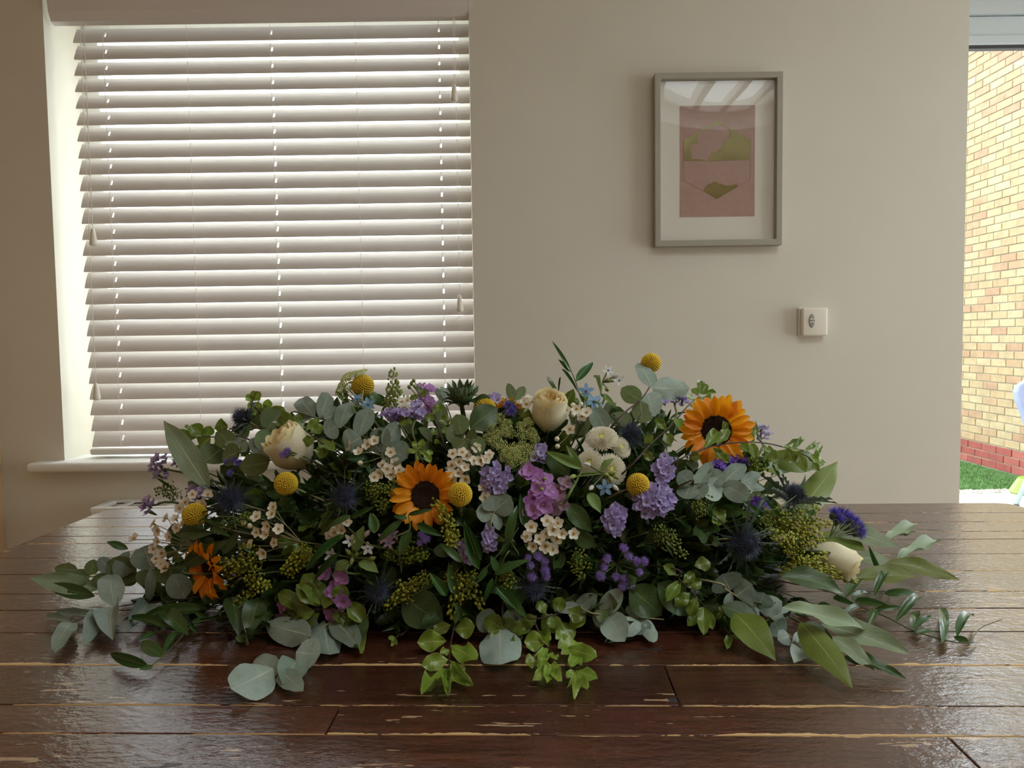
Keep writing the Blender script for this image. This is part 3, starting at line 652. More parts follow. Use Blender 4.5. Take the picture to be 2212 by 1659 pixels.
LS = {
 'euc': leafset('round', M_euc, arch=(-0.06, 0.1), cup=(-0.2, 0.25), wave=(0, 0.08), twist=(-0.15, 0.15)),
 'eucp': leafset('round', M_eucp, arch=(-0.05, 0.1), cup=(-0.15, 0.25), wave=(0, 0.08), twist=(-0.15, 0.15)),
 'eucg': leafset('round', M_eucg, arch=(-0.06, 0.1), cup=(-0.2, 0.25), wave=(0, 0.06)),
 'olive': leafset('lance', M_biggr, arch=(0.02, 0.1), cup=(-0.1, 0.15), wave=(0, 0.12), fold=(0, 0.15), n=12),
 'sage': leafset('lance', M_bigpale, arch=(0.02, 0.1), cup=(-0.1, 0.1), wave=(0, 0.1), fold=(0, 0.15), n=12),
 'broad': leafset('lance', M_bigdark, arch=(0.02, 0.12), cup=(-0.1, 0.2), wave=(0, 0.12), fold=(0, 0.15), n=12),
 'pit': leafset('pit', M_pit, 5, arch=(-0.05, 0.14), cup=(-0.1, 0.3), wave=(0.15, 0.4), fold=(0.0, 0.3), twist=(-0.3, 0.3), n=8),
 'pitb': leafset('pit', M_pitb, 5, arch=(-0.02, 0.14), cup=(-0.1, 0.25), wave=(0.15, 0.4), fold=(0.0, 0.25), twist=(-0.3, 0.3), n=8),
 'rus': leafset('rus', M_rus, 5, arch=(0.02, 0.16), cup=(-0.1, 0.25), fold=(0.0, 0.35), twist=(-0.3, 0.3), n=9),
 'tw': leafset('lance', M_twl, 3, arch=(0.02, 0.16), cup=(0, 0.25), fold=(0.1, 0.4), wave=(0, 0.15)),
 'dark': leafset('pit', M_dark, 5, arch=(0.0, 0.2), cup=(-0.1, 0.3), wave=(0.1, 0.5), fold=(0.0, 0.4), n=6),
 'darkr': leafset('rus', M_dark, 4, arch=(0.02, 0.2), cup=(-0.1, 0.3), fold=(0.0, 0.4), n=6),
 'needle': leafset('lance', M_dark, 3, arch=(0.02, 0.12), fold=(0.1, 0.5), n=5),
}
def clampT(me, M, clear=0.0015):
    lo = min((M @ v.co).z for v in me.vertices) - (TT + clear)
    return Matrix.Translation((0, 0, -lo)) @ M if lo < 0 else M
def leaf(rt, me, p, q, width, face=None, name='leaf', roll=0.0):
    x = q - p; L = x.length
    if L < 1e-5: return
    x /= L; mid = (p+q)/2
    n = face if face is not None else view(mid)*0.95 + V((0, 0, 0.3)) + rv(0.3)
    n = n - x*n.dot(x)
    if n.length < 1e-3: n = V((0, 0, 1)) - x*x.z
    n.normalize(); y = n.cross(x)
    if roll: y, n = y*cos(roll)+n*sin(roll), n*cos(roll)-y*sin(roll)
    B = Matrix((x, y, n)).transposed()
    M = mtx(p, B, (L, width, L*0.9)); M = clampT(me, M)
    return ob(name, me, rt, M)
def stem(rt, pts, r, mat, name='stem', taper=0.6, k=5):
    pl = smoothline(pts, k)
    pl = [V((p.x, p.y, max(p.z, TT+r*1.2+0.0005))) for p in pl]
    n = len(pl); b = MB(); b.tube([p - rt.location for p in pl], [r*(1-(1-taper)*i/(n-1)) for i in range(n)], 6)
    return ob(name, b.mesh(name, mat, smooth=True), rt, Matrix.Translation(rt.location))
STALKS = {}
def stalk(rt, pts, r, mat):
    sb = STALKS.setdefault(rt.name, (rt, mat, MB()))[2]
    sb.tube([p - rt.location for p in smoothline(pts, 3)], r, 4, False)
def finish_stalks():
    for rt, mat, sb in STALKS.values(): ob('stalk_cluster', sb.mesh('stalk_cluster', mat, smooth=True), rt, Matrix.Translation(rt.location), 'stuff')
def core(p, f=0.42):
    """where the stem of a flower at p stands in the foam"""
    q = EC + (p-EC)*f; q = V((max(-0.38, min(0.36, q.x)), max(EC.y-0.10, min(EC.y+0.10, q.y)), max(TT+0.05, min(TT+0.15, q.z)))); return q
def mkstem(rt, p, n, r=0.0018, mat=None, back=0.03):
    c = rt.location; stem(rt, [c, c.lerp(p - n*back, 0.6), p - n*back*0.4, p], r, mat or M_stem)
def facing(p, kv=0.55, ko=0.6, j=0.12): return (view(p)*kv + outward(p)*ko + rv(j)).normalized()
def plants(name, label, cat, px, lift=0.02, group=None, kv=0.55, ko=0.6, n=None, j=0.12):
    p = S(px[0], px[1], lift); nn = V(n).normalized() if n is not None else facing(p, kv, ko, j)
    rt = root(name, label, cat, core(p), group); return rt, p, nn
# a leafy branch: stem and leaves as (base, tip, width) in photo pixels, put at their depth on the mound or the table
def branch(name, label, cat, kind, st, leaves, smat=None, sr=0.0014, lift=0.04, group=None, face=None, flat=0.0, foam=True):
    P = [S(x, y, lift) for x, y in st]
    rt = root(name, label, cat, core(P[0]) if foam else P[0], group)
    stem(rt, ([rt.location] if foam else []) + P, sr, smat or M_stem)
    for L in leaves:
        bx, by, tx, ty, wd = L[:5]; kd = L[5] if len(L) > 5 else kind
        p, q = S(bx, by, lift+U(-0.01, 0.015)), S(tx, ty, lift+U(-0.01, 0.03))
        f = None
        if flat: f = V((0, 0, 1))*flat + view(p)*(1-flat) + rv(0.2)
        leaf(rt, random.choice(LS[kd]), p, q, wd*pm(p)*1.05, f)
    return rt
def strand(name, label, cat, kind, st, ln, wd, nleaf, smat=None, sr=0.0012, lift=0.04, group=None, pair=False, spread=0.9, foam=True, tipleaf=True):
    """a leafy strand with its leaves set along the stem by rule"""
    P = smoothline([S(x, y, lift) for x, y in st], 6)
    rt = root(name, label, cat, core(P[0]) if foam else P[0], group)
    stem(rt, ([rt.location] if foam else []) + P[::3] + [P[-1]], sr, smat or M_stem, k=4)
    m = len(P)
    for i in range(nleaf):
        t = (i+0.6)/nleaf*(m-1); a = int(t); p = P[a].lerp(P[min(a+1, m-1)], t-a)
        d = (P[min(a+1, m-1)]-P[max(a-1, 0)]).normalized(); vw = view(p); s = d.cross(vw).normalized()
        for sg in ((1, -1) if pair else ((1,) if i % 2 else (-1,))):
            an = U(0.6, 1.15)*spread; dirn = (d*cos(an) + s*sg*sin(an)*U(0.7, 1.1) + vw*U(-0.2, 0.45) + V((0, 0, U(-0.1, 0.3)))).normalized()
            k = U(0.8, 1.15)*(1-0.35*(t/(m-1))**3); q = p + dirn*ln*k*pm(p); q.z = max(q.z, TT+0.004)
            leaf(rt, random.choice(LS[kind]), p + dirn*0.002, q, wd*k*pm(p)*U(0.85, 1.1))
    if tipleaf:
        d = (P[-1]-P[-2]).normalized(); q = P[-1] + d*ln*0.6*pm(P[-1]); q.z = max(q.z, TT+0.004); leaf(rt, random.choice(LS[kind]), P[-1], q, wd*0.6*pm(P[-1]))
    return rt
# ---------------------------------------------------------------- flower heads (unit meshes, radius 1, facing +z)
petal_s = leafset('petal', M_sunp, 5, arch=(0.04, 0.14), cup=(-0.1, 0.2), fold=(0.0, 0.4), wave=(0, 0.2), twist=(-0.25, 0.25), n=8, tip=(-0.1, 0.15))
sepal_s = leafset('lance', M_sepal, 3, arch=(0.05, 0.15), fold=(0.1, 0.4), n=6)
b = MB(); b.lathe([(0, -0.25), (0.5, -0.22), (1.0, 0.02), (0.93, 0.14), (0.75, 0.20), (0.4, 0.15), (0.0, 0.10)], 24)
disc_me = b.mesh('disc', M_sund, smooth=True)
b = MB()
for i in range(330):
    r = sqrt((i+0.5)/330); a = i*2.39996; h = 0.12+0.10*sin(r*pi*0.85)
    x, y = r*0.97*cos(a), r*0.97*sin(a); k = 0.028+0.02*r
    b.spike((x, y, h-0.03), (x*1.03, y*1.03, h+0.05+0.07*r*r), k)
fl_me = b.mesh('disc_florets', M_sundots)
def sunflower(label, px, rad, disc, n, group='sunflowers of the spray', lift=0.05, npet=15, skip=()):
    rt, p, n = plants('sunflower', label, 'flower', px, lift, group, n=n); s = pm(p); B = basis(n); mkstem(rt, p, n, 0.0042, back=0.05)
    R_, D_ = rad*s, disc*s
    ob('disc', disc_me, rt, mtx(p, B, D_)); o = ob('disc_florets', fl_me, rt, mtx(p, B, D_), 'stuff')
    for ring in (0, 1):
        for i in range(npet):
            a = 2*pi*(i+0.5*ring+U(-0.2, 0.2))/npet
            e = (0.12 if ring else 0.32) + U(-0.25, 0.25); d = B @ V((cos(a), sin(a), 0))
            L = (R_-D_*0.85)*U(0.88, 1.12); x = d*cos(e)+n*sin(e)
            q0 = p + d*D_*0.88 + n*0.002*(1-ring)
            leaf(rt, random.choice(petal_s), q0, q0+x*L, L*U(0.44, 0.62), n*cos(e)-d*sin(e)+rv(0.12), 'petal')
    for i in range(11):
        a = 2*pi*(i+U(-0.2, 0.2))/11; d = B @ V((cos(a), sin(a), 0)); q0 = p+d*D_*0.7-n*D_*0.25
        leaf(rt, random.choice(sepal_s), q0, q0+(d*0.9-n*U(0.1, 0.5)).normalized()*R_*0.55, R_*0.2, n-d*0.2, 'sepal')
    return rt
def sunbud(label, px, rad, n):
    rt, p, n = plants('sunflower', label, 'flower', px, 0.05, 'sunflowers of the spray', n=n); s = pm(p)*rad; B = basis(n); mkstem(rt, p, n, 0.0045, back=0.05)
    b = MB(); b.lathe([(0, -0.5), (0.3, -0.45), (0.62, -0.15), (0.72, 0.15), (0.55, 0.42), (0.0, 0.5)], 16); ob('calyx', b.mesh('calyx', M_sepal, smooth=True), rt, mtx(p, B, s))
    for r_ in range(3):
        for i in range(11):
            a = 2*pi*(i+0.5*r_)/11+U(-0.1, 0.1); d = B @ V((cos(a), sin(a), 0)); q0 = p+d*s*(0.5+0.1*r_)+n*s*(-0.3+0.25*r_)
            leaf(rt, random.choice(sepal_s), q0, q0+(d*(1.0-0.38*r_)+n*(0.15+0.45*r_)).normalized()*s*0.75, s*0.32, n*0.6-d, 'sepal')
b = MB(); N = 300
b.cur = 1; b.ball((0, 0, 0), 0.86, 12, 8); b.cur = 0
for i in range(N):
    z = 1-2*(i+0.5)/N; r = sqrt(1-z*z); a = i*2.39996; d = V((r*cos(a), r*sin(a), z)); T_ = basis(d)
    vs = [d*0.84 + T_ @ V((0.088*cos(q*pi/3), 0.088*sin(q*pi/3), 0)) for q in range(6)] + [d*0.97 + T_ @ V((0.055*cos(q*pi/3), 0.055*sin(q*pi/3), 0)) for q in range(6)] + [d*1.0]
    b.add(vs, [(q, (q+1) % 6, 6+(q+1) % 6, 6+q) for q in range(6)] + [(6+q, 6+(q+1) % 6, 12) for q in range(6)])
bil_me = b.mesh('flower_head', M_bil, M_bilgap, smooth=True)
def billy(label, px, rad, lift=0.06, n=None, down=None):
    rt, p, n = plants('billy_button', label, 'flower', px, lift, 'yellow billy buttons', n=n); s = pm(p)
    ob('flower_head', bil_me, rt, mtx(p, basis(n, U(0, 6)), rad*s), 'stuff')
    if down:
        q = S(down[0], down[1], lift*0.3); q = q - view(q)*0.035; stem(rt, [rt.location, q, p], 0.0019, M_stemp)
    else: mkstem(rt, p, n, 0.0019, M_stemp, 0.04)
# rose: petals wrapped in layers, one of each mesh, radius 1, about 2.1 tall
def rosepetal(R0, R1, H, span, roll, z0, mat, seed):
    r = random.Random(seed); b = MB(); vs = []; nu, nv = 8, 9; ph = r.uniform(0, 6)
    for i in range(nv+1):
        t = i/nv
        for j in range(nu+1):
            f = j/nu*2-1; top = 1-0.13*f*f+0.03*sin(5*f+ph)
            rad = R0 + (R1-R0)*sin(min(t*2.5, pi/2)) - 0.22*R1*max(0, t-0.5)**1.5*1.6
            rad += roll*max(0, t-0.8)**1.5*5*(0.5+0.5*(1-f*f)) + 0.012*sin(7*f+4*t+ph)
            a = f*span/2*(0.5+0.5*min(1, t*1.8)); vs.append((rad*cos(a), rad*sin(a), z0 + H*t*top))
    b.add(vs, [(i*(nu+1)+j, i*(nu+1)+j+1, (i+1)*(nu+1)+j+1, (i+1)*(nu+1)+j) for i in range(nv) for j in range(nu)])
    return b.mesh('petal', mat, smooth=True)
ROSE = []
for (cnt, R0, R1, H, span, roll, z0, mt) in ((3, 0.05, 0.2, 1.62, 2.6, 0.0, 0.25, M_peach), (4, 0.08, 0.36, 1.68, 2.2, 0.03, 0.22, M_peach), (5, 0.1, 0.52, 1.74, 1.9, 0.06, 0.18, M_rose), (5, 0.12, 0.68, 1.8, 1.75, 0.10, 0.1, M_rose), (5, 0.14, 0.84, 1.82, 1.7, 0.16, 0.05, M_rose), (4, 0.16, 0.97, 1.76, 1.95, 0.26, 0.0, M_roseout)):
    for i in range(cnt): ROSE.append((rosepetal(R0, R1, H*(1+0.04*sin(i*2.1)), span, roll, z0, mt, i*7+cnt), 2*pi*i/cnt + R1*4))
def rose(label, px, rad, axis, tall=1.0, lift=0.05):
    p = S(px[0], px[1], lift); n = V(axis).normalized(); rt = root('cream_rose', label, 'flower', core(p), 'cream roses'); s = pm(p)*rad
    p0 = p - n*s*0.95*tall; B = basis(n)
    stem(rt, [rt.location, rt.location.lerp(p0, 0.5), p0 - n*0.012, p0+n*0.004], 0.003, M_stem)
    for me, a in ROSE: ob('petal', me, rt, mtx(p0, B @ Matrix.Rotation(a, 3, 'Z'), (s, s, s*tall)))
    for i in range(5):
        a = 2*pi*i/5; d = B @ V((cos(a), sin(a), 0)); leaf(rt, random.choice(sepal_s), p0+n*s*0.05, p0+d*s*0.7+n*s*U(-0.3, 0.35), s*0.25, n*0.3-d, 'sepal')
b = MB()
for i in range(300):
    t = (i+0.5)/300; r = sqrt(t); a = i*2.39996; x, y = r*cos(a), r*sin(a); z = 0.6*sqrt(max(0, 1-0.95*r*r)); d = V((x, y, z*0.9+0.15)).normalized()
    if t < 0.05: continue
    c = V((x, y, z)); T_ = basis(d); k = 0.030+0.020*r; h = 0.20+0.12*r
    vs = [c-d*0.12 + T_ @ V((k*0.6*cos(q*1.2566), k*0.6*sin(q*1.2566), 0)) for q in range(5)] + [c+d*(h-0.06) + T_ @ V((k*cos(q*1.2566), k*sin(q*1.2566), 0)) for q in range(5)] + [c+d*(h-0.10)]
    b.add(vs, [(q, (q+1) % 5, 5+(q+1) % 5, 5+q) for q in range(5)] + [(5+q, 5+(q+1) % 5, 10) for q in range(5)])
mum_me = b.mesh('petals', M_mum)
b = MB(); b.ball((0, 0, 0.40), 0.27, 10, 6, (1, 1, 0.5)); mumc_me = b.mesh('centre', M_mumc, smooth=True)
b = MB(); b.lathe([(0, -0.28), (0.5, -0.25), (0.95, 0.02), (0.8, 0.26), (0.5, 0.44), (0, 0.52)], 14); mumk_me = b.mesh('calyx', M_mumgap, smooth=True)  # calyx raised into a dome, its darker colour standing for shade between petals
def mum(label, px, rad, n, lift=0.05):
    rt, p, n = plants('button_chrysanthemum', label, 'flower', px, lift, 'cream button chrysanthemums', n=n); s = pm(p)*rad; B = basis(n, U(0, 6)); mkstem(rt, p, n, 0.0016)
    ob('petals', mum_me, rt, mtx(p, B, s), 'stuff'); ob('centre', mumc_me, rt, mtx(p, B, s)); ob('calyx', mumk_me, rt, mtx(p, B, s))
bract_s = leafset('spiny', M_bract, 3, arch=(0.0, 0.12), fold=(0.1, 0.5), n=10)
def thistlemesh():
    core_ = MB(); core_.ball((0, 0, 0.1), 0.42, 12, 8, (1, 1, 1.15)); sp = MB()
    for i in range(330):
        z = 1-1.55*(i+0.5)/330; r = sqrt(max(0, 1-z*z)); a = i*2.39996; d = V((r*cos(a), r*sin(a), z)); c = V((0, 0, 0.1)); o = c+V((d.x, d.y, d.z*1.15))*0.42
        dd = (d+rv(0.18)).normalized(); sp.spike(o, o+dd*(U(0.2, 0.4) if z > 0.1 else U(0.4, 0.75)), 0.02)
    return core_.mesh('cone', M_thisd, smooth=True), sp.mesh('spines', M_this)
THI = [thistlemesh() for _ in range(2)]
def thistle(label, px, rad, n=None, lift=0.05, bl=1.0, nb=15):
    rt, p, n = plants('blue_thistle', label, 'flower', px, lift, 'blue thistles', n=n); s = pm(p)*rad; B = basis(n, U(0, 6)); mkstem(rt, p, n, 0.0018, M_stemp)
    c, sp = random.choice(THI)
    ob('cone', c, rt, mtx(p, B, s)); ob('spines', sp, rt, mtx(p, B, s), 'stuff')
    for i in range(nb):
        a = 2*pi*(i+U(-0.2, 0.2))/nb; d = B @ V((cos(a), sin(a), 0)); q0 = p - n*s*0.4 + d*s*0.25; e = U(-0.1, 0.75)
        leaf(rt, random.choice(bract_s), q0, q0+(d*cos(e)+n*sin(e))*s*U(1.1, 1.75)*bl, s*U(0.13, 0.22), n-d*0.3, 'bract')
def cupmesh(mat, name='floret', ruff=0.22, depth=0.75, flare=1.0, n=16):
    b = MB(); vs = []; rings = 4; ph = U(0, 6)
    for i in range(rings+1):
        t = i/rings; r = 0.12 + (flare-0.12)*t**1.3
        for j in range(n):
            a = 2*pi*j/n; k = 1+0.10*t*sin(5*a+ph); vs.append((r*k*cos(a), r*k*sin(a), depth*(t**0.8)-depth*0.75 + ruff*t*t*(sin(5*a+ph)+0.9*sin(8*a+ph*2))))
    fs = [(i*n+j, i*n+(j+1) % n, (i+1)*n+(j+1) % n, (i+1)*n+j) for i in range(rings) for j in range(n)]
    b.add(vs, fs); b.add([(0, 0, -depth*0.6)] + [(0.14*cos(q), 0.14*sin(q), -depth*0.78) for q in (0, 1.57, 3.14, 4.71)], [(0, 1, 2), (0, 2, 3), (0, 3, 4), (0, 4, 1)])
    return b.mesh(name, mat, smooth=True)
STAT = {k: [cupmesh(m) for _ in range(3)] for k, m in (('lilac', M_stat), ('pale', M_statp), ('mauve', M_statm), ('violet', M_statd))}
def patch(px, rx, ry, n, seed):
    r = random.Random(seed); out = []
    for i in range(n):
        a = i*2.39996+r.uniform(-0.3, 0.3); k = sqrt((i+0.5)/n); out.append((px[0]+rx*k*cos(a), px[1]+ry*k*sin(a), k))
    return out
b = MB(); b.lathe([(0, -1.6), (0.16, -1.3), (0.3, -0.4), (0.14, -0.2)], 6); cal_me = b.mesh('calyx', M_calyx, smooth=True)
def statice(label, px, rx, ry, n, kind='lilac', fr=10, lift=0.05, stalk=None, name='statice_sprig', dome=0.5):
    rt, p, nn = plants(name, label, 'flower', px, lift, 'lilac statice sprigs'); s = pm(p)
    if stalk: stem(rt, [rt.location, S(stalk[0], stalk[1], lift*0.4), p-(p-S(stalk[0], stalk[1], lift*0.4)).normalized()*fr*s], 0.0022, M_stem)
    else: mkstem(rt, p, nn, 0.0018)
    base = p - nn*0.03
    if stalk: base = S(stalk[0], stalk[1], lift*0.4)
    for i, (x, y, k) in enumerate(patch(px, rx, ry, int(n*1.45+0.5), len(label)*13+n)):
        q = S(x, y, lift+U(-0.012, 0.012)) + nn*(dome*max(rx, ry)*s*(1-k*k)) ; d = ((q-p)*14 + nn + rv(0.35) + (q-base).normalized()*0.6).normalized()
        fm = ob('floret', random.choice(STAT[kind]), rt, mtx(q, basis(d, U(0, 6)), fr*0.85*s*U(0.8, 1.2)))
        if i % 3 == 0: child('calyx', cal_me, fm, Matrix.Identity(4))
def pommesh(mat, n=170):
    b = MB()
    for i in range(n):
        z = 1-1.2*(i+0.5)/n; r = sqrt(max(0, 1-z*z)); a = i*2.39996; d = (V((r*cos(a), r*sin(a), z))+rv(0.2)).normalized()
        b.spike(d*0.2, d*U(0.75, 1.2), 0.05)
    b.ball((0, 0, 0), 0.38, 8, 5); return b.mesh('floret', mat)
POM = {'violet': [pommesh(M_age) for _ in range(2)], 'blue': [pommesh(M_aged) for _ in range(2)]}
b = MB(); b.lathe([(0, -1.0), (0.35, -0.85), (0.5, -0.3), (0.45, 0.0), (0.2, 0.1)], 8); pomc_me = b.mesh('calyx', M_calyx, smooth=True)
def ageratum(label, pts, rad, kind='violet', lift=0.05, hub=None):
    cx = sum(p[0] for p in pts)/len(pts); cy = sum(p[1] for p in pts)/len(pts)
    rt, p, nn = plants('ageratum', label, 'flower', (cx, cy), lift, 'fuzzy violet ageratum heads'); s = pm(p)
    h = (S(hub[0], hub[1], lift) if hub else p) - nn*0.02
    stem(rt, [rt.location, rt.location.lerp(h, 0.6), h], 0.0018, M_stem)
    for x, y in pts:
        q = S(x, y, lift); d = ((q-h).normalized()+nn*0.6+rv(0.2)).normalized()
        o = ob('floret', random.choice(POM[kind]), rt, mtx(q, basis(d, U(0, 6)), rad*s*U(0.85, 1.15))); child('calyx', pomc_me, o, Matrix.Identity(4))
        stalk(rt, [h, h.lerp(q, 0.6)+nn*0.003, q], 0.0009, M_stem)
def petalflower(mat, n, wid, cup, ruff, name='bloom', kind='round', layers=1, inner=0.12):
    """n petals of one bloom as a single thin sheet round the centre"""
    b = MB()
    for ly in range(layers):
        for i in range(n):
            a0 = 2*pi*(i+0.5*ly)/n; vs = []; k = 1-0.3*ly; tw = U(-0.15, 0.15)
            for iu in range(8):
                u = iu/7
                for j in (-1, 0, 1):
                    hw = wid*W[kind](min(max(u, 0.02), 0.97))*0.5 if 0 < iu < 7 else wid*(0.12 if iu == 0 else 0.2)
                    x = inner+u*(1-inner); y = j*hw; z = cup*u*u + 0.12*ly + 0.10*abs(j)*hw*2 + ruff*sin(6*u+j*2+i)*abs(j) + tw*y
                    vs.append(V((k*(x*cos(a0)-y*sin(a0)), k*(x*sin(a0)+y*cos(a0)), z)))
            b.add(vs, [(q*3+c, (q+1)*3+c, (q+1)*3+c+1, q*3+c+1) for q in range(7) for c in range(2)])
    return b.mesh(name, mat, smooth=True)
WAX = {'wax': [petalflower(M_wax, 5, 0.92, c, 0.02, 'bloom', 'round', 1, 0.16) for c in (0.05, 0.25, 0.5)], 'blush': [petalflower(M_waxp, 5, 0.92, c, 0.02, 'bloom', 'round', 1, 0.16) for c in (0.1, 0.3, 0.55)]}
b = MB(); b.lathe([(0, -0.5), (0.12, -0.48), (0.22, -0.1), (0.28, 0.03), (0.27, 0.09), (0.18, 0.02), (0.08, 0.0), (0.05, 0.18), (0.0, 0.2)], 10); waxc_me = b.mesh('centre', M_waxc, smooth=True)
b = MB(); b.ball((0, 0, 0), 0.55, 8, 6); b.lathe([(0, -0.9), (0.2, -0.7), (0.42, -0.2), (0.4, 0.0)], 8); waxb_me = b.mesh('bud', M_wax, smooth=True)
def wax(label, pts, rad=12.5, kind='wax', lift=0.055, buds=(), group='cream waxflower sprigs', tilt=0.45, from_=None):
    cx = sum(p[0] for p in pts)/len(pts); cy = sum(p[1] for p in pts)/len(pts)
    rt, p, nn = plants('waxflower_sprig', label, 'flower', (cx, cy), lift, group); s = pm(p)
    h = S(from_[0], from_[1], lift*0.3) if from_ else p - nn*0.035
    stem(rt, [rt.location, rt.location.lerp(h, 0.6), h], 0.0012, M_stemp)
    for i, (x, y) in enumerate(list(pts)+list(buds)):
        q = S(x, y, lift+U(-0.015, 0.02)); d = (nn*0.55 + view(q)*0.5 + (q-h).normalized()*0.5 + rv(tilt)).normalized()
        if i < len(pts):
            o = ob('bloom', random.choice(WAX[kind]), rt, mtx(q, basis(d, U(0, 6)), rad*s*U(0.88, 1.1))); child('centre', waxc_me, o, Matrix.Identity(4))
        else: ob('bud', waxb_me, rt, mtx(q, basis(d), rad*s*0.85))
        stalk(rt, [h, h.lerp(q, 0.55)+rv(0.003), q-d*rad*s*0.4], 0.0006, M_stemp)
        if i % 3 == 0:
            v = q-h; w_ = h+v*0.6; leaf(rt, random.choice(LS['needle']), w_, w_+(v.normalized()+rv(0.6)).normalized()*18*s, 2.2*s)
STK = {'purple': [petalflower(M_stock, 4, 1.0, c, 0.10, 'floret', 'round', 2, 0.06) for c in (0.1, 0.3, 0.45)], 'mauve': [petalflower(M_stockm, 4, 0.9, c, 0.08, 'floret', 'round', 2, 0.06) for c in (0.1, 0.3)]}
b = MB(); b.ball((0, 0, 0), 0.6, 8, 6, (0.8, 0.8, 1.3)); budg_me = b.mesh('bud', M_bud, smooth=True)
b = MB(); b.ball((0, 0, 0.05), 0.16, 6, 4); stkc_me = b.mesh('centre', M_bud, smooth=True)
def stock(label, pts, rad=20, kind='purple', buds=(), lift=0.05):
    cx = sum(p[0] for p in pts)/len(pts); cy = sum(p[1] for p in pts)/len(pts)
    rt, p, nn = plants('stock_spike', label, 'flower', (cx, cy), lift, 'purple stock spikes'); s = pm(p); h = p-nn*0.025
    stem(rt, [rt.location, rt.location.lerp(h, 0.6), h, p], 0.0026, M_stem)
    for x, y in pts:
        q = S(x, y, lift+U(-0.02, 0.02)); d = (nn*0.7+(q-h).normalized()*0.6+rv(0.3)).normalized()
        o = ob('floret', random.choice(STK[kind]), rt, mtx(q, basis(d, U(0, 6)), rad*s*U(0.85, 1.15))); child('centre', stkc_me, o, Matrix.Identity(4))
        stalk(rt, [h, q-d*0.002], 0.0008, M_stem)
    for x, y in buds:
        q = S(x, y, lift+0.02); ob('bud', budg_me, rt, mtx(q, basis((nn+rv(0.5)).normalized()), 9*s)); stalk(rt, [h, q], 0.0008, M_stem)
TWD = {'blue': [petalflower(M_tw, 5, 0.52, c, 0.03, 'bloom', 'oval', 1, 0.1) for c in (-0.08, 0.15)], 'white': [petalflower(M_tww, 5, 0.55, c, 0.03, 'bloom', 'oval', 1, 0.1) for c in (0.2, 0.6)], 'mauve': [petalflower(M_stockm, 5, 0.5, c, 0.03, 'bloom', 'oval', 1, 0.1) for c in (-0.05, 0.2)]}
b = MB(); b.lathe([(0, -0.25), (0.1, -0.2), (0.16, 0.08), (0.1, 0.14), (0, 0.12)], 8); twc_me = b.mesh('centre', M_twc, smooth=True)
b = MB(); b.lathe([(0, -1.0), (0.4, -0.7), (0.52, -0.1), (0.36, 0.5), (0, 1.0)], 8); twb_me = b.mesh('bud', M_bud, smooth=True); b = MB(); b.lathe([(0, -1.0), (0.4, -0.7), (0.52, -0.1), (0.36, 0.5), (0, 1.0)], 8); twbw_me = b.mesh('bud', M_tww, smooth=True)
def tweedia(label, fl, rad=18, kind='blue', buds=(), wbuds=(), leaves=(), st=None, lift=0.06):
    cx = sum(p[0] for p in fl)/len(fl); cy = sum(p[1] for p in fl)/len(fl)
    rt, p, nn = plants('tweedia_sprig', label, 'flower', (cx, cy), lift, 'tweedia sprigs'); s = pm(p)
    P = [S(x, y, lift*0.7) for x, y in st] if st else [p-nn*0.03]; h = P[-1]
    stem(rt, [rt.location]+P, 0.0019, M_twl)
    for x, y in fl:
        q = S(x, y, lift); d = (nn*0.5+view(q)*0.6+rv(0.25)).normalized(); o = ob('bloom', random.choice(TWD[kind]), rt, mtx(q, basis(d, U(0, 6)), rad*s*U(0.9, 1.1))); child('centre', twc_me, o, Matrix.Identity(4))
        stalk(rt, [h, q-d*0.003], 0.001, M_twl)
    for lst, me in ((buds, twb_me), (wbuds, twbw_me)):
        for x, y in lst:
            q = S(x, y, lift*0.95); d = (q-h).normalized()+rv(0.3); ob('bud', me, rt, mtx(q, basis(d.normalized()), 10*s)); stalk(rt, [h, q], 0.001, M_twl)
    for bx, by, tx, ty, wd in leaves:
        a, c = S(bx, by, lift*0.8), S(tx, ty, lift); leaf(rt, random.choice(LS['tw']), a, c, wd*s)
def budspray(mat, n, r0, seed):
    """a thin stalk of unit length along x, with round buds on short side stalks"""
    r = random.Random(seed); b = MB(); b.tube([(0, 0, 0), (0.5, 0, 0.05), (1, 0, 0)], 0.012, 4)
    for i in range(n):
        t = 0.18+0.84*(i+0.5)/n; a = i*2.39996; h = (0.06+0.15*(1-t)+0.03)*r.uniform(0.6, 1.3); z0 = 0.2*t*(1-t)
        h *= 1.25; c = (t+r.uniform(-0.02, 0.05), h*cos(a), z0+h*sin(a)); b.spike((t-0.05, 0, z0), c, 0.009); b.ball(c, r0*0.92*r.uniform(0.75, 1.2), 6, 4)
    me = b.mesh('bud_spray', mat, M_stem, smooth=True); return me
SOL = {'green': [budspray(M_sol, 24, 0.055, i) for i in range(4)], 'yellow': [budspray(M_soly, 24, 0.058, i+9) for i in range(3)]}
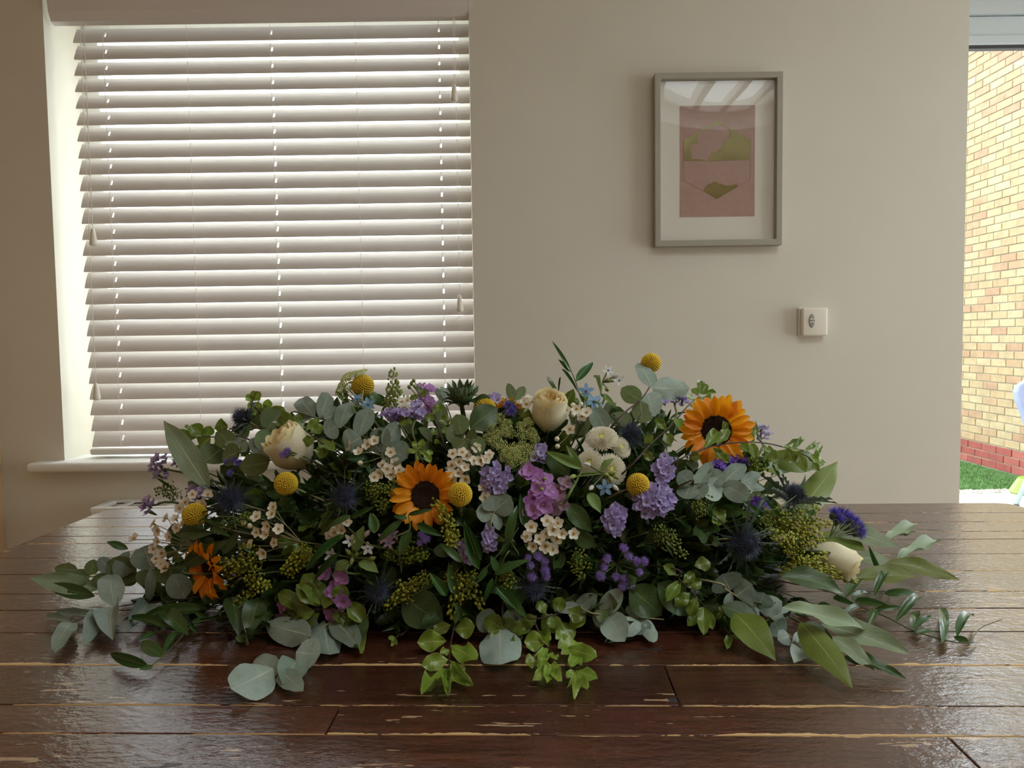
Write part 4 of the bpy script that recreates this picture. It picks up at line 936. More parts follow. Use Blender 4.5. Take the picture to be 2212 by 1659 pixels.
def goldenrod(label, hub, tips, kind='green', lift=0.05, leaves=4):
    p = S(hub[0], hub[1], lift*0.5); rt = root('goldenrod_spray', label, 'flower', core(p), 'green budded goldenrod'); s = pm(p)
    stem(rt, [rt.location, rt.location.lerp(p, 0.6), p], 0.0016, M_stem)
    for i, t in enumerate(tips):
        q = S(t[0], t[1], lift+U(-0.01, 0.03)); st = p.lerp(q, U(0.05, 0.35)); x = q-st; L = max(x.length, 30*s); x.normalize(); n = (view(q)+rv(0.5)); n = (n-x*n.dot(x)).normalized()
        q = st+x*L; B = Matrix((x, n.cross(x), n)).transposed(); k = 62*s
        o = ob('bud_spray', random.choice(SOL[kind]), rt, clampT(SOL[kind][0], mtx(st, B, (L, k, k))), 'stuff')
        if i < leaves: a = p.lerp(q, 0.4); leaf(rt, random.choice(LS['rus']), a, a+(x+rv(0.8)).normalized()*45*s, 9*s)
def umbmesh(seed, n=55):
    r = random.Random(seed); b = MB()
    for i in range(n):
        k = sqrt((i+0.5)/n); a = i*2.39996; c = (k*cos(a), k*sin(a), 0.35*(1-k*k)+r.uniform(-0.05, 0.05)); b.spike((0.1*c[0], 0.1*c[1], -0.5), c, 0.014); b.ball(c, 0.088*r.uniform(0.6, 1.4), 5, 3)
    return b.mesh('umbellet', M_ammi)
UMB = [umbmesh(i) for i in range(3)]
def lace(label, px, pts, rad=17, lift=0.055, n=None):
    rt, p, nn = plants('lace_flower', label, 'flower', px, lift, 'green lace flowers', n=n); s = pm(p); h = p-nn*0.04
    stem(rt, [rt.location, rt.location.lerp(h, 0.6), h], 0.0018, M_stem)
    for x, y in pts:
        q = S(x, y, lift); d = (nn+(q-h).normalized()*0.8+rv(0.2)).normalized(); ob('umbellet', random.choice(UMB), rt, mtx(q, basis(d, U(0, 6)), rad*s*U(0.85, 1.2)), 'stuff'); stalk(rt, [h, q-d*rad*s*0.8], 0.0007, M_stem)
# ---------------------------------------------------------------- the spray, flower by flower
b = MB(); b.ball((0, 0, 0), 1.0, 20, 10, (0.40, 0.13, 0.15)); b.v = [(x, y, max(z, -0.002)) for x, y, z in b.v]
fm = ob('floral_foam', b.mesh('floral_foam', M_foam, smooth=True), None, Matrix.Translation((EC.x, EC.y, TT+0.012)), None, 'dark green floral foam hidden at the heart of the flower spray', 'floral foam')
b = MB(); b.lathe([(0, 0), (0.95, 0), (1.0, 0.006), (1.02, 0.022), (0.98, 0.022), (0.95, 0.010), (0, 0.008)], 32); b.v = [(x*0.40, y*0.13, z) for x, y, z in b.v]
ob('plastic_tray', b.mesh('plastic_tray', M_black, smooth=True), None, Matrix.Translation((EC.x, EC.y, TT+0.0005)), None, 'black plastic tray under the floral foam of the spray', 'tray')
# sunflowers
sunflower('orange sunflower facing forward in the middle of the spray', (920, 1071), 76, 33, (-0.12, -1, 0.22))
sunflower('orange sunflower highest on the right, its disc crossed by a dark twig', (1547, 930), 80, 34, (-0.12, -1, 0.12))
sunflower('orange sunflower low at the left end, half hidden behind a dark leaf', (452, 1226), 66, 24, (-0.55, -0.75, -0.1), lift=0.06)
sunbud('green backed sunflower standing upright at the top, seen from behind', (997, 858), 36, (-0.05, -0.25, 1))
sunflower('small orange sunflower peeping out behind the top of the spray', (1100, 885), 34, 14, (0.1, 0.5, 0.8), lift=-0.05, npet=10)
# billy buttons
billy('yellow billy button highest of all, above the silver eucalyptus leaves', (1406, 784), 22, 0.05, (0, -0.5, 0.8), (1405, 860))
billy('yellow billy button at the top left beside the green lace flower', (784, 833), 25, 0.03, None, (800, 900))
billy('yellow billy button below the cream rose at the left', (618, 1045), 26, 0.08, None, (705, 1084))
billy('yellow billy button furthest left, above the low sunflower', (421, 1113), 27, 0.08, None, (520, 1150))
billy('yellow billy button touching the central sunflower', (994, 1068), 27, 0.13, None, (1004, 1140))
billy('yellow billy button between lilac statice clusters at right of centre', (1378, 1047), 26, 0.09, None, (1300, 1085))
billy('yellow billy button half hidden under a curled leaf at the top', (1047, 882), 25, 0.0, None, (1050, 930))
# roses
rose('cream rose standing open at the top centre of the spray', (1186, 893), 40, (0.1, -0.42, 1), 1.2, 0.04)
rose('cream rose at the upper left behind eucalyptus and violet ageratum', (632, 972), 50, (-0.55, -0.3, 0.8), 1.05, 0.02)
rose('cream rose lying low at the right end beside broad sage leaves', (1800, 1206), 36, (0.85, -0.35, -0.35), 1.45, 0.03)
# mums
mum('cream button chrysanthemum, flat topped, beside the thistle at upper right', (1300, 953), 30, (-0.1, -0.55, 0.75))
mum('cream button chrysanthemum tucked against the side of the flat topped one', (1337, 968), 22, (0.5, -0.7, 0.5), 0.03)
mum('cream button chrysanthemum behind the left of the tweedia buds', (1275, 1002), 25, (-0.25, -0.8, 0.45), 0.04)
mum('cream button chrysanthemum behind the right of the tweedia buds', (1316, 1016), 30, (0.25, -0.85, 0.35), 0.035)
# thistles
thistle('blue thistle at the left with grey spiny bracts, under the left rose', (497, 1080), 44, None, 0.07)
thistle('blue thistle between the left billy button and the central sunflower', (745, 1073), 40, None, 0.06)
thistle('blue thistle low in the shade at left of centre', (816, 1276), 36, None, 0.05)
thistle('blue thistle low in the middle, under violet ageratum', (1153, 1270), 38, (0, -1, -0.15), 0.05)
thistle('blue thistle behind the cream chrysanthemums at the top', (1362, 938), 36, (0.3, -0.6, 0.6), 0.04)
thistle('large blue thistle at the right front with long spiny bracts', (1608, 1174), 48, (0.15, -0.9, -0.2), 0.08, 1.15)
thistle('blue thistle at the right edge pointing up with tall dark bracts', (1714, 1072), 38, (0.05, -0.3, 0.9), 0.04, 1.4)
thistle('dark thistle at the top left, black against the blind', (528, 905), 36, (-0.75, -0.1, 0.5), 0.0, 1.0)
# statice
statice('lilac statice sprig leaning out highest at the left end', (346, 1010), 22, 26, 8, 'mauve', 12, 0.0, (462, 1040))
statice('small lilac statice bloom on a green stalk left of the leftmost billy button', (319, 1092), 10, 18, 4, 'mauve', 14, 0.0, (410, 1091))
statice('single lilac statice bloom just inside the highest left sprig', (381, 999), 8, 10, 3, 'mauve', 11, 0.02, (450, 1035))
statice('lilac statice cluster right of the waxflowers at the centre', (1073, 1033), 33, 32, 20, 'lilac', 10, 0.08)
statice('lilac statice cluster above and right of the right billy button', (1434, 1014), 20, 32, 14, 'lilac', 11, 0.08)
statice('largest lilac statice cluster, directly below the right billy button', (1412, 1080), 46, 34, 34, 'lilac', 11, 0.08)
statice('bright lilac statice tuft hanging alone at right of centre', (1327, 1120), 22, 30, 14, 'lilac', 12, 0.09)
statice('flat comb of lilac statice along the top left', (855, 898), 34, 9, 14, 'lilac', 11, 0.03, (890, 960))
statice('lilac statice tuft at the right end of the flat comb', (900, 886), 14, 20, 8, 'lilac', 11, 0.04, (900, 960))
statice('lilac statice behind the silver leaves at the top right', (1460, 868), 30, 8, 9, 'lilac', 10, 0.0, (1440, 930))
statice('pale lilac statice behind the right sunflower', (1638, 936), 26, 16, 12, 'pale', 10, -0.02, (1620, 990))
statice('violet statice tucked under the right sunflower', (1594, 999), 24, 14, 9, 'violet', 11, 0.02, (1570, 1040))
statice('violet statice deep below the right sunflower petals', (1556, 1012), 14, 14, 6, 'violet', 12, 0.02, (1540, 1040))
statice('pinkish lilac statice between dark ruscus leaves below centre', (1058, 1164), 15, 28, 12, 'lilac', 9, 0.08)
statice('lilac statice beside the rose stem, above the purple stock', (1165, 980), 16, 18, 8, 'lilac', 10, 0.04)
statice('shaded mauve statice low at the centre left of the pinkish tuft', (1010, 1190), 22, 24, 9, 'mauve', 11, 0.03)
statice('violet statice low behind the bracts of the large right thistle', (1640, 1090), 22, 12, 7, 'violet', 10, 0.0)
statice('small lilac statice at the top between thistle bud and rose', (1068, 861), 10, 8, 4, 'lilac', 10, 0.0)
statice('shaded lilac statice above the leftmost billy button', (425, 1064), 22, 12, 7, 'mauve', 10, 0.03)
# ageratum
ageratum('ring of fuzzy violet ageratum heads at the lower right of centre', [(1347, 1184), (1312, 1207), (1357, 1202), (1298, 1243), (1305, 1225), (1390, 1213), (1380, 1235), (1347, 1248), (1360, 1259), (1330, 1245), (1344, 1265), (1374, 1213)], 12.5, 'violet', 0.08, (1339, 1218))
ageratum('cluster of violet ageratum above the low middle thistle', [(1163, 1202), (1176, 1213), (1146, 1221), (1176, 1232), (1149, 1245), (1179, 1245), (1141, 1205)], 12, 'violet', 0.08, (1160, 1225))
ageratum('pair of violet ageratum heads in front of the left rose', [(612, 960), (622, 975), (613, 983)], 13, 'violet', 0.09, (645, 975))
ageratum('violet ageratum just under the central sunflower', [(910, 1155), (920, 1165), (908, 1172)], 12, 'violet', 0.07, (920, 1185))
ageratum('dark violet ageratum at the top left of the upright rose', [(1098, 876), (1110, 882), (1104, 890)], 13, 'blue', 0.03, (1110, 905))
ageratum('violet ageratum behind the eucalyptus at the upper left', [(492, 998), (506, 994), (515, 1000), (498, 1022)], 11, 'blue', 0.04, (515, 1020))
ageratum('big blue violet ageratum lying behind the right end on the table', [(1803, 1108), (1818, 1112), (1832, 1118), (1845, 1126), (1855, 1138), (1857, 1150), (1843, 1146), (1828, 1134), (1812, 1122), (1838, 1133), (1850, 1144)], 19, 'blue', 0.0, (1815, 1150))
# stock
stock('purple stock spike at the centre beside the tweedia buds', [(1143, 1022), (1160, 1034), (1180, 1036), (1161, 1060), (1148, 1080), (1185, 1062), (1172, 1090), (1150, 1100)], 21, 'purple', [(1162, 1046), (1176, 1034), (1170, 1056)], 0.08)
stock('mauve star shaped stock right of the purple centre spike', [(1221, 1044), (1206, 1062), (1210, 1088), (1196, 1100)], 21, 'mauve', [], 0.07)
stock('purple stock low at left of centre behind pittosporum', [(705, 1238), (738, 1248), (724, 1276), (742, 1298), (718, 1328)], 20, 'purple', [], 0.05)
stock('purple stock bloom at the bottom left under a wavy leaf', [(614, 1309), (606, 1335), (622, 1340)], 17, 'purple', [], 0.03)
stock('purple stock spike with green buds at the top left behind statice', [(907, 838), (926, 843), (928, 870), (924, 888), (912, 858)], 17, 'purple', [(889, 828), (894, 822), (884, 836), (896, 834)], 0.0)
# waxflowers
wax('cream waxflower sprig hanging over the left end of the table', [(289, 1163), (293, 1198), (331, 1131), (358, 1119), (340, 1146), (381, 1140), (394, 1131), (340, 1170), (331, 1186), (349, 1195), (337, 1207), (349, 1219), (357, 1225), (380, 1122), (366, 1160)], 12.5, 'blush', 0.05, from_=(420, 1180))
wax('blush waxflower sprig beside the leftmost thistle', [(416, 1068), (449, 1068), (400, 1085), (436, 1090), (388, 1098)], 12, 'blush', 0.04)
wax('cream waxflower sprig in the shade below the left billy button', [(554, 1116), (554, 1150), (578, 1137), (602, 1143), (539, 1177), (569, 1195), (592, 1172), (587, 1110), (590, 1095), (575, 1155)], 13, 'wax', 0.07, [(527, 1130), (540, 1136)], from_=(650, 1170))
wax('cream waxflower sprig under the round silver leaves at top left', [(752, 962), (775, 977), (795, 960), (809, 952), (844, 977), (827, 1005), (837, 1013), (854, 1000), (862, 1015), (819, 1023), (809, 1031), (845, 1025)], 12.5, 'wax', 0.06, [(778, 1000), (877, 1017)], from_=(830, 985))
wax('dense cream waxflower sprig between central sunflower and lace flower', [(1029, 967), (978, 980), (999, 977), (1009, 985), (1024, 995), (1039, 995), (1057, 982), (976, 1005), (991, 998), (971, 1023), (1004, 1010), (976, 1038), (1006, 1036), (990, 1022), (1050, 992)], 12, 'wax', 0.08)
wax('open cream waxflower posy with gold centres below the purple stock', [(1148, 1138), (1182, 1125), (1205, 1130), (1165, 1164), (1180, 1153), (1239, 1153), (1214, 1153), (1179, 1180), (1194, 1186), (1152, 1180), (1138, 1159), (1203, 1164), (1195, 1145)], 13.5, 'wax', 0.1, tilt=0.25)
wax('cream waxflower buds right of the upright rose', [(1223, 886), (1267, 891), (1231, 927), (1245, 884), (1257, 899)], 12, 'wax', 0.06, [(1238, 875), (1255, 873), (1238, 896), (1203, 948), (1204, 964)])
wax('single cream waxflower pair under the lace flower', [(1043, 1053), (1048, 1075)], 12.5, 'wax', 0.07)
wax('blush waxflower sprig left of the central sunflower stem', [(722, 1150), (738, 1146), (748, 1128), (728, 1138), (712, 1156)], 12, 'blush', 0.05)
wax('white waxflower cluster left of the upright rose', [(1132, 866), (1142, 862), (1150, 868), (1137, 873)], 11, 'wax', 0.02)
wax('cream waxflower pair behind the flat statice comb', [(868, 868), (880, 865), (874, 880)], 11, 'wax', 0.0)
# tweedia
tweedia('pair of sky blue tweedia stars right of the upright rose', [(1266, 845), (1283, 868)], 20, 'blue', [], [], [(1250, 870, 1238, 858, 9), (1262, 866, 1275, 855, 9)], [(1290, 900), (1275, 862)], 0.04)
tweedia('white tweedia blooms on a bent stem at the very top', [(1314, 800), (1338, 822)], 13, 'white', [(1315, 822), (1312, 841)], [(1330, 812)], [(1297, 848, 1282, 815, 9), (1298, 852, 1330, 880, 12)], [(1298, 880), (1298, 850), (1301, 826)], 0.02)
tweedia('pale blue tweedia above the round silver leaves', [(772, 862), (796, 874)], 16, 'blue', [(745, 846), (735, 852)], [], [(745, 870, 728, 845, 10), (750, 862, 742, 838, 10)], [(775, 900), (778, 878)], 0.02)
tweedia('green tweedia stem with buds and drooping blue bloom across the chrysanthemums', [(1307, 1054)], 21, 'blue', [(1310, 1026), (1322, 1022), (1330, 1030), (1318, 1034), (1236, 1030)], [(1277, 1054), (1330, 1054), (1268, 1003)], [(1259, 1013, 1176, 974, 22), (1256, 1010, 1223, 961, 15), (1298, 1018, 1327, 990, 16), (1270, 1065, 1298, 1109, 26)], [(1220, 1085), (1244, 1042), (1258, 1022), (1305, 1024)], 0.11)
tweedia('whitish tweedia buds among downy leaves at the lower left of centre', [(795, 1185), (716, 1198), (757, 1168)], 15, 'white', [(752, 1192), (770, 1198), (760, 1212), (805, 1206)], [(793, 1152)], [(767, 1192, 786, 1135, 26), (809, 1152, 805, 1108, 25), (775, 1214, 818, 1238, 28), (753, 1212, 722, 1233, 24)], [(764, 1240), (763, 1205)], 0.08)
tweedia('shaded mauve tweedia below the central sunflower', [(840, 1173), (848, 1156), (832, 1160)], 16, 'mauve', [], [], [], None, 0.04)
# goldenrod
goldenrod('wide goldenrod spray of yellow green buds filling the right end', (1690, 1170), [(1729, 1100), (1767, 1095), (1795, 1129), (1745, 1120), (1700, 1105), (1760, 1145), (1725, 1140), (1700, 1185), (1740, 1190), (1780, 1165), (1680, 1090), (1712, 1160), (1755, 1178), (1665, 1150), (1775, 1125), (1720, 1205)], 'yellow', 0.07, 3)
goldenrod('goldenrod spray lying in front of the low right rose', (1690, 1215), [(1770, 1215), (1800, 1230), (1850, 1255), (1760, 1250), (1820, 1245), (1735, 1235), (1720, 1255), (1700, 1240), (1745, 1215), (1785, 1200), (1790, 1265)], 'yellow', 0.08, 2)
goldenrod('goldenrod tips left of the right end spray, above the large thistle', (1620, 1130), [(1666, 1125), (1660, 1100), (1640, 1120), (1685, 1130), (1675, 1155)], 'green', 0.05, 2)
goldenrod('goldenrod spray under the right sunflower', (1600, 1020), [(1645, 985), (1655, 1010), (1640, 1035), (1630, 1000)], 'green', 0.03, 2)
goldenrod('goldenrod tip beside the green silver leaves at right of centre', (1480, 1115), [(1535, 1072), (1515, 1085), (1525, 1100)], 'green', 0.05, 2)
goldenrod('goldenrod spray right of the large statice cluster, drooping', (1400, 1150), [(1430, 1142), (1460, 1155), (1483, 1200), (1470, 1175), (1445, 1165)], 'green', 0.07, 3)
goldenrod('small goldenrod spray between waxflower posy and ageratum ring', (1235, 1190), [(1262, 1205), (1275, 1225), (1250, 1235), (1258, 1250)], 'green', 0.06, 2)
goldenrod('goldenrod cluster left of the central sunflower', (830, 1075), [(790, 1045), (802, 1056), (815, 1048), (790, 1070), (822, 1100), (850, 1050), (858, 1035)], 'green', 0.06, 2)
goldenrod('goldenrod sprig crossing the central sunflower petals', (990, 1180), [(953, 1090), (938, 1081), (971, 1129), (960, 1150), (975, 1160)], 'yellow', 0.12, 1)
goldenrod('goldenrod spray low at the centre left of the ruscus stem', (900, 1240), [(870, 1290), (835, 1314), (900, 1279), (880, 1300), (925, 1255), (850, 1300)], 'yellow', 0.07, 2)
goldenrod('goldenrod spray low at the centre behind the ruscus stem', (1000, 1220), [(984, 1274), (1025, 1265), (1040, 1315), (973, 1330), (1010, 1290), (960, 1262), (990, 1300)], 'yellow', 0.07, 2)
goldenrod('goldenrod bits right of the central ruscus leaves', (1085, 1225), [(1103, 1245), (1110, 1265), (1098, 1275)], 'green', 0.08, 1)
goldenrod('goldenrod spray above the shaded middle thistle', (870, 1180), [(835, 1206), (860, 1215), (913, 1208), (925, 1200), (890, 1215)], 'green', 0.05, 2)
goldenrod('bright yellow goldenrod spray at the lower left', (680, 1180), [(633, 1200), (615, 1227), (608, 1235), (640, 1215), (660, 1205), (622, 1245)], 'yellow', 0.06, 2)
goldenrod('goldenrod spray beside the low left sunflower', (580, 1210), [(521, 1180), (473, 1216), (509, 1222), (455, 1240), (452, 1270), (530, 1255), (536, 1288), (485, 1230)], 'yellow', 0.05, 4)
goldenrod('goldenrod sprig trailing down at the left front', (560, 1270), [(510, 1335), (505, 1310), (574, 1265)], 'yellow', 0.04, 2)
goldenrod('upright goldenrod tip above the flat statice comb', (850, 890), [(849, 800), (842, 850), (860, 840), (836, 870), (850, 830)], 'green', 0.0, 2)
goldenrod('goldenrod bits at the far left under the highest statice', (400, 1055), [(335, 1062), (350, 1058), (365, 1078)], 'green', 0.0, 1)
goldenrod('goldenrod spray in the shade left of the leftmost thistle', (520, 1110), [(468, 1120), (500, 1135), (480, 1145), (535, 1130)], 'green', 0.04, 2)
# lace flowers
lace('green lace flower head left of the upright rose', (1100, 950), [(1110, 972), (1130, 965), (1090, 985), (1125, 990), (1145, 975), (1105, 1000), (1135, 1003), (1085, 965), (1112, 985), (1100, 978), (1120, 975)], 14, 0.06)
lace('green lace flower head behind the first, higher up', (1080, 922), [(1080, 905), (1062, 925), (1085, 930), (1054, 948), (1070, 955), (1095, 915), (1075, 940), (1100, 935)], 14, 0.03)
lace('small green lace flower close to the upright rose', (1135, 925), [(1125, 920), (1140, 912), (1148, 935), (1155, 950), (1128, 940)], 13, 0.05)
lace('pale lace flower behind the top left billy button', (750, 828), [(750, 815), (740, 830), (765, 808), (735, 842), (780, 806), (755, 835)], 15, 0.0, (-0.5, -0.4, 0.8))
# eucalyptus branches
branch('eucalyptus_branch', 'flat leaved eucalyptus branch reaching furthest out over the table at the left', 'eucalyptus', 'euc', [(420, 1290), (361, 1300), (322, 1300), (247, 1312), (205, 1324), (156, 1345), (117, 1360)],
  [(247, 1312, 233, 1240, 52, 'eucp'), (247, 1312, 244, 1383, 46, 'eucp'), (322, 1300, 330, 1219, 21, 'eucp'), (205, 1324, 123, 1320, 15), (205, 1324, 181, 1393, 36), (156, 1345, 99, 1333, 16, 'eucp'), (156, 1345, 119, 1410, 38), (322, 1304, 271, 1366, 34, 'eucp'), (400, 1292, 372, 1240, 50), (395, 1292, 400, 1250, 18)], M_stemd, 0.001, 0.03)
branch('eucalyptus_branch', 'short eucalyptus twig of rounded leaves behind the left edge', 'eucalyptus', 'eucg', [(400, 1225), (292, 1237), (241, 1238), (194, 1246)],
  [(194, 1246, 143, 1255, 44), (168, 1232, 117, 1228, 24), (194, 1243, 203, 1208, 28), (241, 1237, 214, 1204, 30, 'euc'), (236, 1240, 193, 1268, 26), (292, 1231, 250, 1205, 60, 'euc'), (330, 1230, 310, 1180, 66, 'euc'), (330, 1232, 310, 1270, 50), (372, 1225, 360, 1265, 58), (292, 1236, 262, 1262, 36)], M_stem, 0.001, 0.02)
branch('eucalyptus_branch', 'large pale eucalyptus leaves trailing onto the table front at left of centre', 'eucalyptus', 'eucp', [(720, 1340), (672, 1390), (640, 1425), (604, 1455), (575, 1470)],
  [(672, 1392, 574, 1365, 62), (604, 1456, 550, 1425, 50), (606, 1452, 655, 1493, 42), (700, 1345, 712, 1420, 60), (640, 1425, 692, 1430, 70), (640, 1428, 610, 1478, 60, 'euc'), (590, 1462, 500, 1508, 92), (690, 1372, 630, 1345, 55, 'euc'), (720, 1340, 775, 1400, 50, 'euc')], M_stemp, 0.0013, 0.03)
branch('eucalyptus_branch', 'pale round leaved eucalyptus twig with a bare tip at the bottom right of centre', 'eucalyptus', 'eucp', [(1250, 1310), (1309, 1328), (1360, 1333), (1434, 1338)],
  [(1309, 1328, 1287, 1352, 40), (1312, 1328, 1350, 1386, 58), (1372, 1335, 1374, 1303, 42), (1372, 1335, 1353, 1376, 40), (1396, 1336, 1412, 1388, 30), (1298, 1324, 1343, 1272, 40), (1390, 1335, 1375, 1372, 44, 'euc'), (1250, 1310, 1202, 1316, 26, 'euc'), (1240, 1320, 1290, 1285, 36, 'euc')], M_stemp, 0.0012, 0.04)
branch('eucalyptus_branch', 'silver eucalyptus branch of small round leaves slanting down at the right', 'eucalyptus', 'eucp', [(1530, 1255), (1567, 1273), (1610, 1300), (1652, 1324), (1690, 1358), (1722, 1390), (1735, 1408)],
  [(1640, 1318, 1598, 1325, 50), (1640, 1318, 1690, 1300, 44), (1665, 1338, 1706, 1318, 26), (1672, 1342, 1690, 1375, 48, 'euc'), (1578, 1280, 1570, 1325, 20), (1705, 1375, 1680, 1382, 34), (1712, 1385, 1758, 1375, 34), (1722, 1392, 1760, 1402, 36), (1728, 1400, 1715, 1432, 36), (1578, 1275, 1560, 1240, 70, 'euc'), (1590, 1288, 1625, 1262, 60, 'euc'), (1610, 1300, 1600, 1345, 56, 'euc'), (1640, 1312, 1650, 1280, 50, 'euc')], M_stemp, 0.0013, 0.05)
branch('eucalyptus_branch', 'silver eucalyptus branch of big round leaves along the top left', 'eucalyptus', 'euc', [(640, 905), (690, 905), (730, 915), (790, 945), (850, 965)],
  [(680, 900, 645, 862, 40), (690, 905, 708, 848, 36), (672, 905, 640, 900, 60), (735, 925, 756, 868, 42), (775, 945, 798, 880, 42), (730, 920, 700, 935, 46), (780, 945, 745, 965, 60), (832, 968, 858, 912, 40), (840, 965, 800, 935, 56), (830, 965, 880, 990, 60), (700, 905, 738, 890, 44)], M_stem, 0.0013, 0.04)
branch('eucalyptus_branch', 'pale eucalyptus sprig with the highest paired leaves at the top right', 'eucalyptus', 'eucp', [(1319, 925), (1384, 863), (1407, 829), (1412, 815)],
  [(1409, 838, 1378, 784, 38), (1409, 838, 1490, 838, 52), (1384, 866, 1342, 838, 40, 'eucg'), (1384, 866, 1388, 914, 40, 'eucg'), (1400, 850, 1415, 900, 54), (1310, 930, 1282, 880, 42, 'euc'), (1325, 920, 1355, 890, 50, 'eucg')], M_stemd, 0.0013, 0.05)
branch('eucalyptus_branch', 'grey green eucalyptus branch level under the right sunflower', 'eucalyptus', 'euc', [(1470, 1048), (1501, 1046), (1557, 1042), (1610, 1041), (1630, 1042)],
  [(1492, 1045, 1466, 1020, 40), (1490, 1048, 1480, 1078, 46), (1501, 1055, 1538, 998, 30), (1555, 1052, 1610, 1002, 38), (1600, 1043, 1643, 1022, 26), (1598, 1046, 1653, 1056, 20), (1560, 1045, 1620, 1078, 44, 'eucp'), (1515, 1048, 1560, 1072, 56, 'eucp'), (1530, 1042, 1565, 1022, 40), (1500, 1048, 1520, 1075, 46)], M_stemd, 0.0012, 0.06)
branch('eucalyptus_branch', 'eucalyptus sprig with white midribs below the central lilac statice', 'eucalyptus', 'euc', [(1060, 1150), (1067, 1109), (1075, 1095)],
  [(1065, 1110, 1028, 1104, 44), (1068, 1106, 1104, 1072, 62), (1068, 1110, 1078, 1146, 22), (1066, 1110, 1050, 1138, 14), (1068, 1104, 1060, 1070, 46)], M_stemp, 0.0012, 0.07)
branch('eucalyptus_branch', 'dusty green eucalyptus sprig beside the left rose', 'eucalyptus', 'eucg', [(640, 985), (582, 995), (533, 975), (480, 965), (440, 965)],
  [(533, 975, 487, 939, 40, 'euc'), (582, 998, 543, 946, 34, 'euc'), (582, 998, 517, 1010, 46), (480, 968, 440, 1000, 60), (520, 975, 480, 992, 50), (560, 985, 535, 1012, 40), (500, 965, 470, 930, 40), (560, 975, 590, 930, 50)], M_stem, 0.0012, 0.05)
branch('eucalyptus_branch', 'olive green eucalyptus sprig in front of the dark top left thistle', 'eucalyptus', 'eucg', [(600, 940), (560, 925), (530, 930)],
  [(545, 930, 530, 890, 38), (560, 928, 580, 880, 50), (575, 930, 612, 885, 60), (540, 930, 505, 935, 34), (600, 935, 640, 910, 50)], M_stem, 0.0012, 0.03)
branch('eucalyptus_branch', 'round green eucalyptus leaves right of the top left comb of statice', 'eucalyptus', 'eucg', [(1040, 990), (1008, 955), (995, 935)],
  [(1002, 945, 965, 925, 48), (1004, 948, 1030, 955, 50), (998, 938, 985, 895, 44), (1006, 952, 985, 975, 50), (1015, 965, 1050, 960, 44)], M_stem, 0.0012, 0.05)
branch('eucalyptus_branch', 'single broad pale eucalyptus leaf hanging at the bottom centre', 'eucalyptus', 'eucp', [(1085, 1330), (1082, 1360), (1080, 1380)],
  [(1079, 1350, 1081, 1440, 84), (1070, 1350, 1030, 1330, 50, 'euc'), (1086, 1350, 1130, 1335, 50, 'euc')], M_stemp, 0.0012, 0.03)
branch('eucalyptus_branch', 'small eucalyptus tip at the top between the back sunflower and the upright rose', 'eucalyptus', 'eucg', [(1110, 905), (1112, 868)],
  [(1110, 866, 1096, 828, 22), (1112, 866, 1132, 834, 24), (1110, 880, 1090, 868, 20)], M_stem, 0.001, 0.0)
branch('eucalyptus_branch', 'small eucalyptus tip left of the upright sunflower back', 'eucalyptus', 'euc', [(975, 905), (962, 870)],
  [(962, 868, 956, 836, 20), (960, 866, 940, 838, 16), (1020, 860, 1032, 832, 12)], M_stem, 0.001, 0.0)
# broad leaves on the table
def broad(label, kind, st, leaves, lift=0.0, face=None):
    P = [S(x, y, lift) for x, y in st]; rt = root('broad_leaf_branch', label, 'leaf branch', core(P[0])); stem(rt, [rt.location]+P, 0.0016, M_stem)
    for bx, by, tx, ty, wd, kd, hb, ht in leaves:
        a, c = onZ(bx, by, TT+hb), onZ(tx, ty, TT+ht); leaf(rt, random.choice(LS[kd]), a, c, wd*pm(a)*0.9, view(a)*0.6+V((0, 0, 0.6))+rv(0.15))
broad('branch of long olive and sage leaves fanned over the table at the lower right', 'olive', [(1600, 1290), (1690, 1325), (1760, 1360)], [(1586, 1325, 1676, 1428, 78, 'olive', 0.03, 0.006), (1728, 1345, 1842, 1487, 70, 'olive', 0.035, 0.008), (1798, 1375, 1890, 1449, 44, 'sage', 0.03, 0.01), (1775, 1350, 1969, 1414, 62, 'sage', 0.03, 0.012), (1815, 1420, 1959, 1468, 34, 'broad', 0.012, 0.005), (1690, 1312, 1876, 1362, 52, 'sage', 0.06, 0.03), (1688, 1246, 1822, 1283, 62, 'broad', 0.07, 0.05), (1560, 1310, 1640, 1340, 60, 'broad', 0.03, 0.02), (1730, 1350, 1800, 1380, 40, 'broad', 0.03, 0.02)], 0.02)
broad('branch of long sage and olive leaves pointing away to the right', 'sage', [(1740, 1190), (1800, 1200), (1860, 1215)], [(1798, 1142, 1944, 1184, 58, 'sage', 0.05, 0.035), (1908, 1174, 1984, 1131, 32, 'sage', 0.02, 0.03), (1935, 1214, 2036, 1168, 34, 'sage', 0.015, 0.02), (1915, 1214, 2073, 1253, 44, 'olive', 0.03, 0.012), (1848, 1250, 1982, 1245, 56, 'olive', 0.02, 0.02), (1910, 1172, 1980, 1150, 20, 'broad', 0.015, 0.02), (1780, 1150, 1870, 1190, 60, 'olive', 0.04, 0.03), (1850, 1205, 1925, 1212, 40, 'sage', 0.02, 0.02)], 0.02)
def upleaves(label, leaves, st, lift=0.0):
    P = [S(x, y, lift) for x, y in st]; rt = root('broad_leaf_branch', label, 'leaf branch', core(P[0])); stem(rt, [rt.location]+P, 0.0014, M_stem)
    for bx, by, tx, ty, wd, kd in leaves: a, c = S(bx, by, lift), S(tx, ty, lift); leaf(rt, random.choice(LS[kd]), a, c, wd*pm(a)*0.92, view(a)+rv(0.2))
upleaves('broad yellow green leaf pointing up behind the right edge thistle', [(1712, 1130, 1810, 996, 66, 'olive'), (1740, 1075, 1690, 1050, 40, 'sage')], [(1700, 1110), (1750, 1088)])
